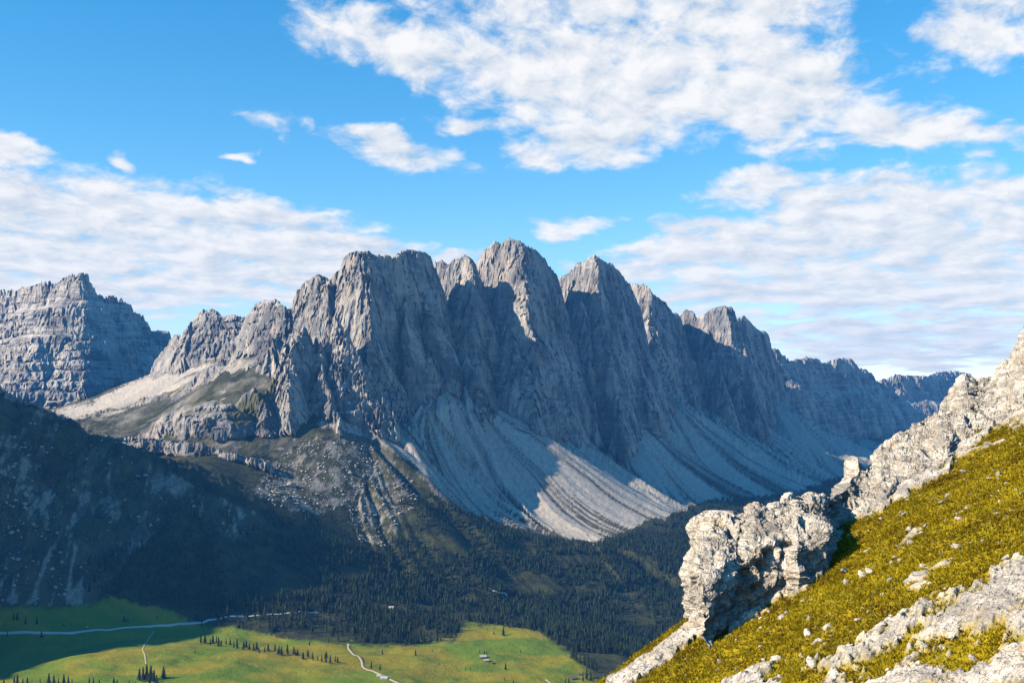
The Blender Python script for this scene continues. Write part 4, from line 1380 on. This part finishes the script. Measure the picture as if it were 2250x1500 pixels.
obj('rock_outcrop', me, M_ROCK, label='long craggy white limestone rib along the crest of the grass slope', cat='rock')
RIBV, RIBT, RIBN = Rp.reshape(-1, 3), ta_.reshape(-1), N2.reshape(-1, 3)


def pillar(name, Yc, levels, depth, label, seed, na=150, nz=170, amp=.75, hollows=(), edge=None):
    """upright rock: levels = (py, left px, right px)"""
    lv = np.array(levels, float)
    py = np.linspace(lv[0, 0], lv[-1, 0], nz)
    L, R_ = np.interp(py, lv[:, 0], lv[:, 1]), np.interp(py, lv[:, 0], lv[:, 2])
    zc = np.array([P3(0, p, Yc)[2] for p in py])
    xl = np.array([P3(p, 0, Yc)[0] for p in L])
    xr = np.array([P3(p, 0, Yc)[0] for p in R_])
    a = np.linspace(0, 2 * np.pi, na, endpoint=False)
    ca, sa = np.cos(a), np.sin(a)
    if edge is None:
        sup = (np.abs(ca) ** 3 + np.abs(sa) ** 3) ** (-1 / 3)
        ox, oy = ca * sup, sa * sup
    else:       # keeled plan: a lit flank on the left, an edge toward the viewer, a flank turned away on the right
        kx, ky = np.array([1, .55, -.6, -1, -.85, edge, .75, 1]), np.array([.55, 1, 1, .3, -.35, -1.15, -.1, .55])
        seg_ = np.concatenate([[0], np.cumsum(np.hypot(np.diff(kx), np.diff(ky)))])
        u_ = np.linspace(0, seg_[-1], na, endpoint=False)
        ox, oy = np.interp(u_, seg_, kx), np.interp(u_, seg_, ky)
        ca, sa = ox / np.hypot(ox, oy), oy / np.hypot(ox, oy)
    cx, hw = (xl + xr) / 2, (xr - xl) / 2
    hd = depth * (.55 + .45 * hw / hw.max())
    P_ = np.zeros((na, nz, 3))
    P_[..., 0] = cx[None] + hw[None] * ox[:, None]
    P_[..., 1] = Yc + hd[None] * oy[:, None]
    P_[..., 2] = zc[None]
    Nr = np.stack([np.repeat(ca[:, None], nz, 1), np.repeat(sa[:, None], nz, 1), np.zeros((na, nz))], -1)
    Nr[..., 2] = ss(np.linspace(1, 0, nz), .86, 1)[None]
    px_, py_ = to_pix(P_[..., 0], P_[..., 1], P_[..., 2])
    D = disp_rock(P_, Nr, amp, seed)
    for hx, hy, hr, hq, hdp in hollows:
        g = np.exp(-(((px_ - hx) / hr) ** 2 + ((py_ - hy) / hq) ** 2) ** 2) * (P_[..., 1] < Yc)
        D[..., 1] += hdp * g
    i_ = np.arange(na * nz).reshape(na, nz)
    nx_ = np.roll(i_, -1, 0)
    q_ = np.stack([i_[:, :-1], i_[:, 1:], nx_[:, 1:], nx_[:, :-1]], -1).reshape(-1, 4)
    v = D.reshape(-1, 3)
    top = D[:, 0].mean(0) + np.array((0, 0, .25))
    v = np.concatenate([v, top[None]])
    cap = np.stack([i_[:, 0], nx_[:, 0], np.full(na, na * nz), np.full(na, na * nz)], 1)
    me = bpy.data.meshes.new(name)
    me.from_pydata(v.tolist(), [], q_.tolist() + cap[:, :3].tolist())
    me.update()
    set_attr(me, 'turf', np.zeros(len(v)))
    return obj(name, me, M_ROCK, label=label, cat='rock')


pillar('rock_pillar', 85.5, [(1140, 1568, 1590), (1144, 1552, 1606), (1150, 1540, 1618), (1160, 1528, 1624), (1171, 1521, 1624), (1195, 1519, 1612), (1212, 1518, 1604), (1227, 1507, 1598), (1262, 1491, 1592), (1287, 1489, 1590), (1318, 1498, 1594), (1335, 1503, 1598), (1356, 1502, 1592), (1400, 1506, 1584), (1440, 1500, 1572), (1500, 1486, 1585), (1580, 1462, 1600)], 3.4,
       'stout white rock pillar with a dark cleft at the lower end of the rib', 3, edge=.25, amp=.8, hollows=[(1592, 1200, 14, 30, 1.2), (1590, 1290, 12, 60, 1.6), (1562, 1362, 12, 10, .8), (1550, 1390, 8, 6, .7), (1540, 1290, 7, 9, .5)])
pillar('rock_pinnacle', 101.0, [(1010, 1856, 1862), (1014, 1851, 1868), (1020, 1847, 1875), (1032, 1844, 1885), (1045, 1842, 1900), (1060, 1840, 1912), (1080, 1834, 1930), (1110, 1824, 1940), (1150, 1815, 1945)], 2.0,
       'small pointed white pinnacle standing behind the rib', 9, na=130, nz=110, amp=.32, edge=-.2)
pillar('rock_block', 81.0, [(1262, 1598, 1606), (1268, 1592, 1613), (1280, 1589, 1616), (1292, 1592, 1614), (1310, 1590, 1618), (1350, 1584, 1626), (1400, 1576, 1634)], 1.0,
       'slim knobbed rock column in the shaded cleft beside the pillar', 14, na=60, nz=60, amp=.3)

# loose stones in the grass, one object each
SM = []
for i in range(7):
    me = boulder_mesh('stone', 40 + i, 3, M_ROCK)
    set_attr(me, 'turf', np.zeros(len(me.vertices)))
    SM.append(me)
ns = 0
k_ = 0
while ns < 290 and k_ < 9000:
    k_ += 1
    t = random.uniform(.10, .47)
    y_ = math.sqrt(random.uniform(44 ** 2, 110 ** 2))
    x_ = t * y_
    z_, rc = hill(np.array([x_]), np.array([y_]))
    if y_ > np.interp(t, crt, cry) - 3:
        continue
    ppx, ppy = to_pix(x_, y_, float(z_[0]))
    if not (1320 < ppx < 2245 and ppy < 1495) or ppy < np.interp(ppx, rbx, [p[1] for p in RIBBOT]) + 8:
        continue
    _, mm = rock_cover(np.array([x_]), np.array([y_]))
    if random.random() > .15 + .85 * float(mm[0]) or rc[0] > .9:
        continue
    sz_ = (.08 + .32 * random.random() ** 4)
    low = float(mm[0]) > .3
    o = obj('stone', SM[random.randrange(7)], None, label='loose white limestone stone among the bare rock patches' if low else 'small white limestone stone lying alone in the dry grass', cat='stone', group='stones by the bare rock' if low else 'stones in the grass', loc=(x_, y_, float(z_[0]) + sz_ * .05))
    o.scale = (sz_ * random.uniform(.9, 1.7), sz_ * random.uniform(.8, 1.2), sz_ * random.uniform(.4, .75))
    o.rotation_euler = (random.uniform(-.3, .3), random.uniform(-.3, .3) - .45, random.uniform(0, 6.28))
    ns += 1

# grass: short tufts all over the slope and in the pockets of the rib
NG = 170000
gt = RNG.uniform(.05, .50, NG)
gy = np.sqrt(RNG.uniform(40 ** 2, 121 ** 2, NG))
gx = gt * gy
gz, grc = hill(gx, gy)
keep = (grc < .35) & (gy < np.interp(gt, crt, cry) + 4)
gp = np.stack([gx, gy, gz], 1)[keep]
pk = np.flatnonzero((RIBT > .6) & (RNG.random(len(RIBT)) < .35))
gp = np.concatenate([gp, RIBV[pk]])
ng = len(gp)
BL = 4
ang = RNG.uniform(0, 6.28, (ng, BL))
lean = RNG.uniform(.03, .22, (ng, BL))
hgt = RNG.uniform(.06, .24, (ng, BL)) * (.6 + .6 * (.5 + fbm2(gp[:, 0], gp[:, 1], 2.0, 2, 801)))[:, None]
wid = RNG.uniform(.028, .06, (ng, BL))
bx2 = gp[:, None, 0] + RNG.uniform(-.12, .12, (ng, BL))
by2 = gp[:, None, 1] + RNG.uniform(-.12, .12, (ng, BL))
bz2 = np.repeat(gp[:, None, 2], BL, 1) - .03
c, s_ = np.cos(ang), np.sin(ang)
A = np.stack([bx2 - s_ * wid, by2 + c * wid, bz2], -1)
B = np.stack([bx2 + s_ * wid, by2 - c * wid, bz2], -1)
Cc = np.stack([bx2 + c * lean - .06, by2 + s_ * lean, bz2 + hgt], -1)
gv = np.stack([A, B, Cc], 2).reshape(-1, 3)
gf = np.arange(len(gv)).reshape(-1, 3)
gm = mesh_np('grass', gv, gf, smooth=False)
tint = np.clip(.47 + .85 * fbm2(gp[:, 0], gp[:, 1], 3.2, 4, 811) + RNG.normal(0, .22, ng), 0, 1)
set_attr(gm, 'tint', np.repeat(tint, BL * 3))
m_, n_, b_ = material('dry_grass', .95)
b_.inputs['Specular IOR Level'].default_value = 0.02
tt = n_.attr('tint')
cc_ = n_.mix(n_.sst(tt, 0, .5), (.125, .075, .010), (.325, .245, .010))
cc_ = n_.mix(n_.sst(tt, .5, 1), cc_, (.58, .44, .020))
n_._in(b_.inputs['Base Color'], cc_)
tr = n_.n.new('ShaderNodeBsdfTranslucent')
n_._in(tr.inputs['Color'], cc_)
mxs = n_.n.new('ShaderNodeMixShader')
mxs.inputs[0].default_value = .3
n_.l.new(b_.outputs[0], mxs.inputs[1])
n_.l.new(tr.outputs[0], mxs.inputs[2])
n_.l.new(mxs.outputs[0], n_.n['Material Output'].inputs['Surface'])
obj('grass', gm, m_, kind='stuff', label='short yellow-green dry grass on the near slope')
print('foreground', ns, ng, round(time.time() - T0, 1))

# ------------------------------------------------------------------ air
def haze_box():
    x0, x1, y0, y1, z0, z1 = -12700, 12700, -300, 12700, float(V[:, 2].min()) - 3, float(V[:, 2].max()) + 20
    v = [(x, y, z) for x in (x0, x1) for y in (y0, y1) for z in (z0, z1)]
    q_ = [(0, 1, 3, 2), (4, 6, 7, 5), (0, 4, 5, 1), (2, 3, 7, 6), (0, 2, 6, 4), (1, 5, 7, 3)]
    me = mesh_np('haze', v, q_, smooth=False)
    m = bpy.data.materials.new('air')
    m.use_nodes = True
    t = m.node_tree
    t.nodes.clear()
    pv = t.nodes.new('ShaderNodeVolumePrincipled')
    pv.inputs['Color'].default_value = (.09, .38, 1.0, 1)
    pv.inputs['Density'].default_value = 2.8e-5
    pv.inputs['Anisotropy'].default_value = 0.0
    o_ = t.nodes.new('ShaderNodeOutputMaterial')
    t.links.new(pv.outputs[0], o_.inputs['Volume'])
    m.cycles.homogeneous_volume = True
    obj('haze', me, m, kind='stuff', label='thin blue air between the camera and the mountains')


haze_box()
print('done', round(time.time() - T0, 1))
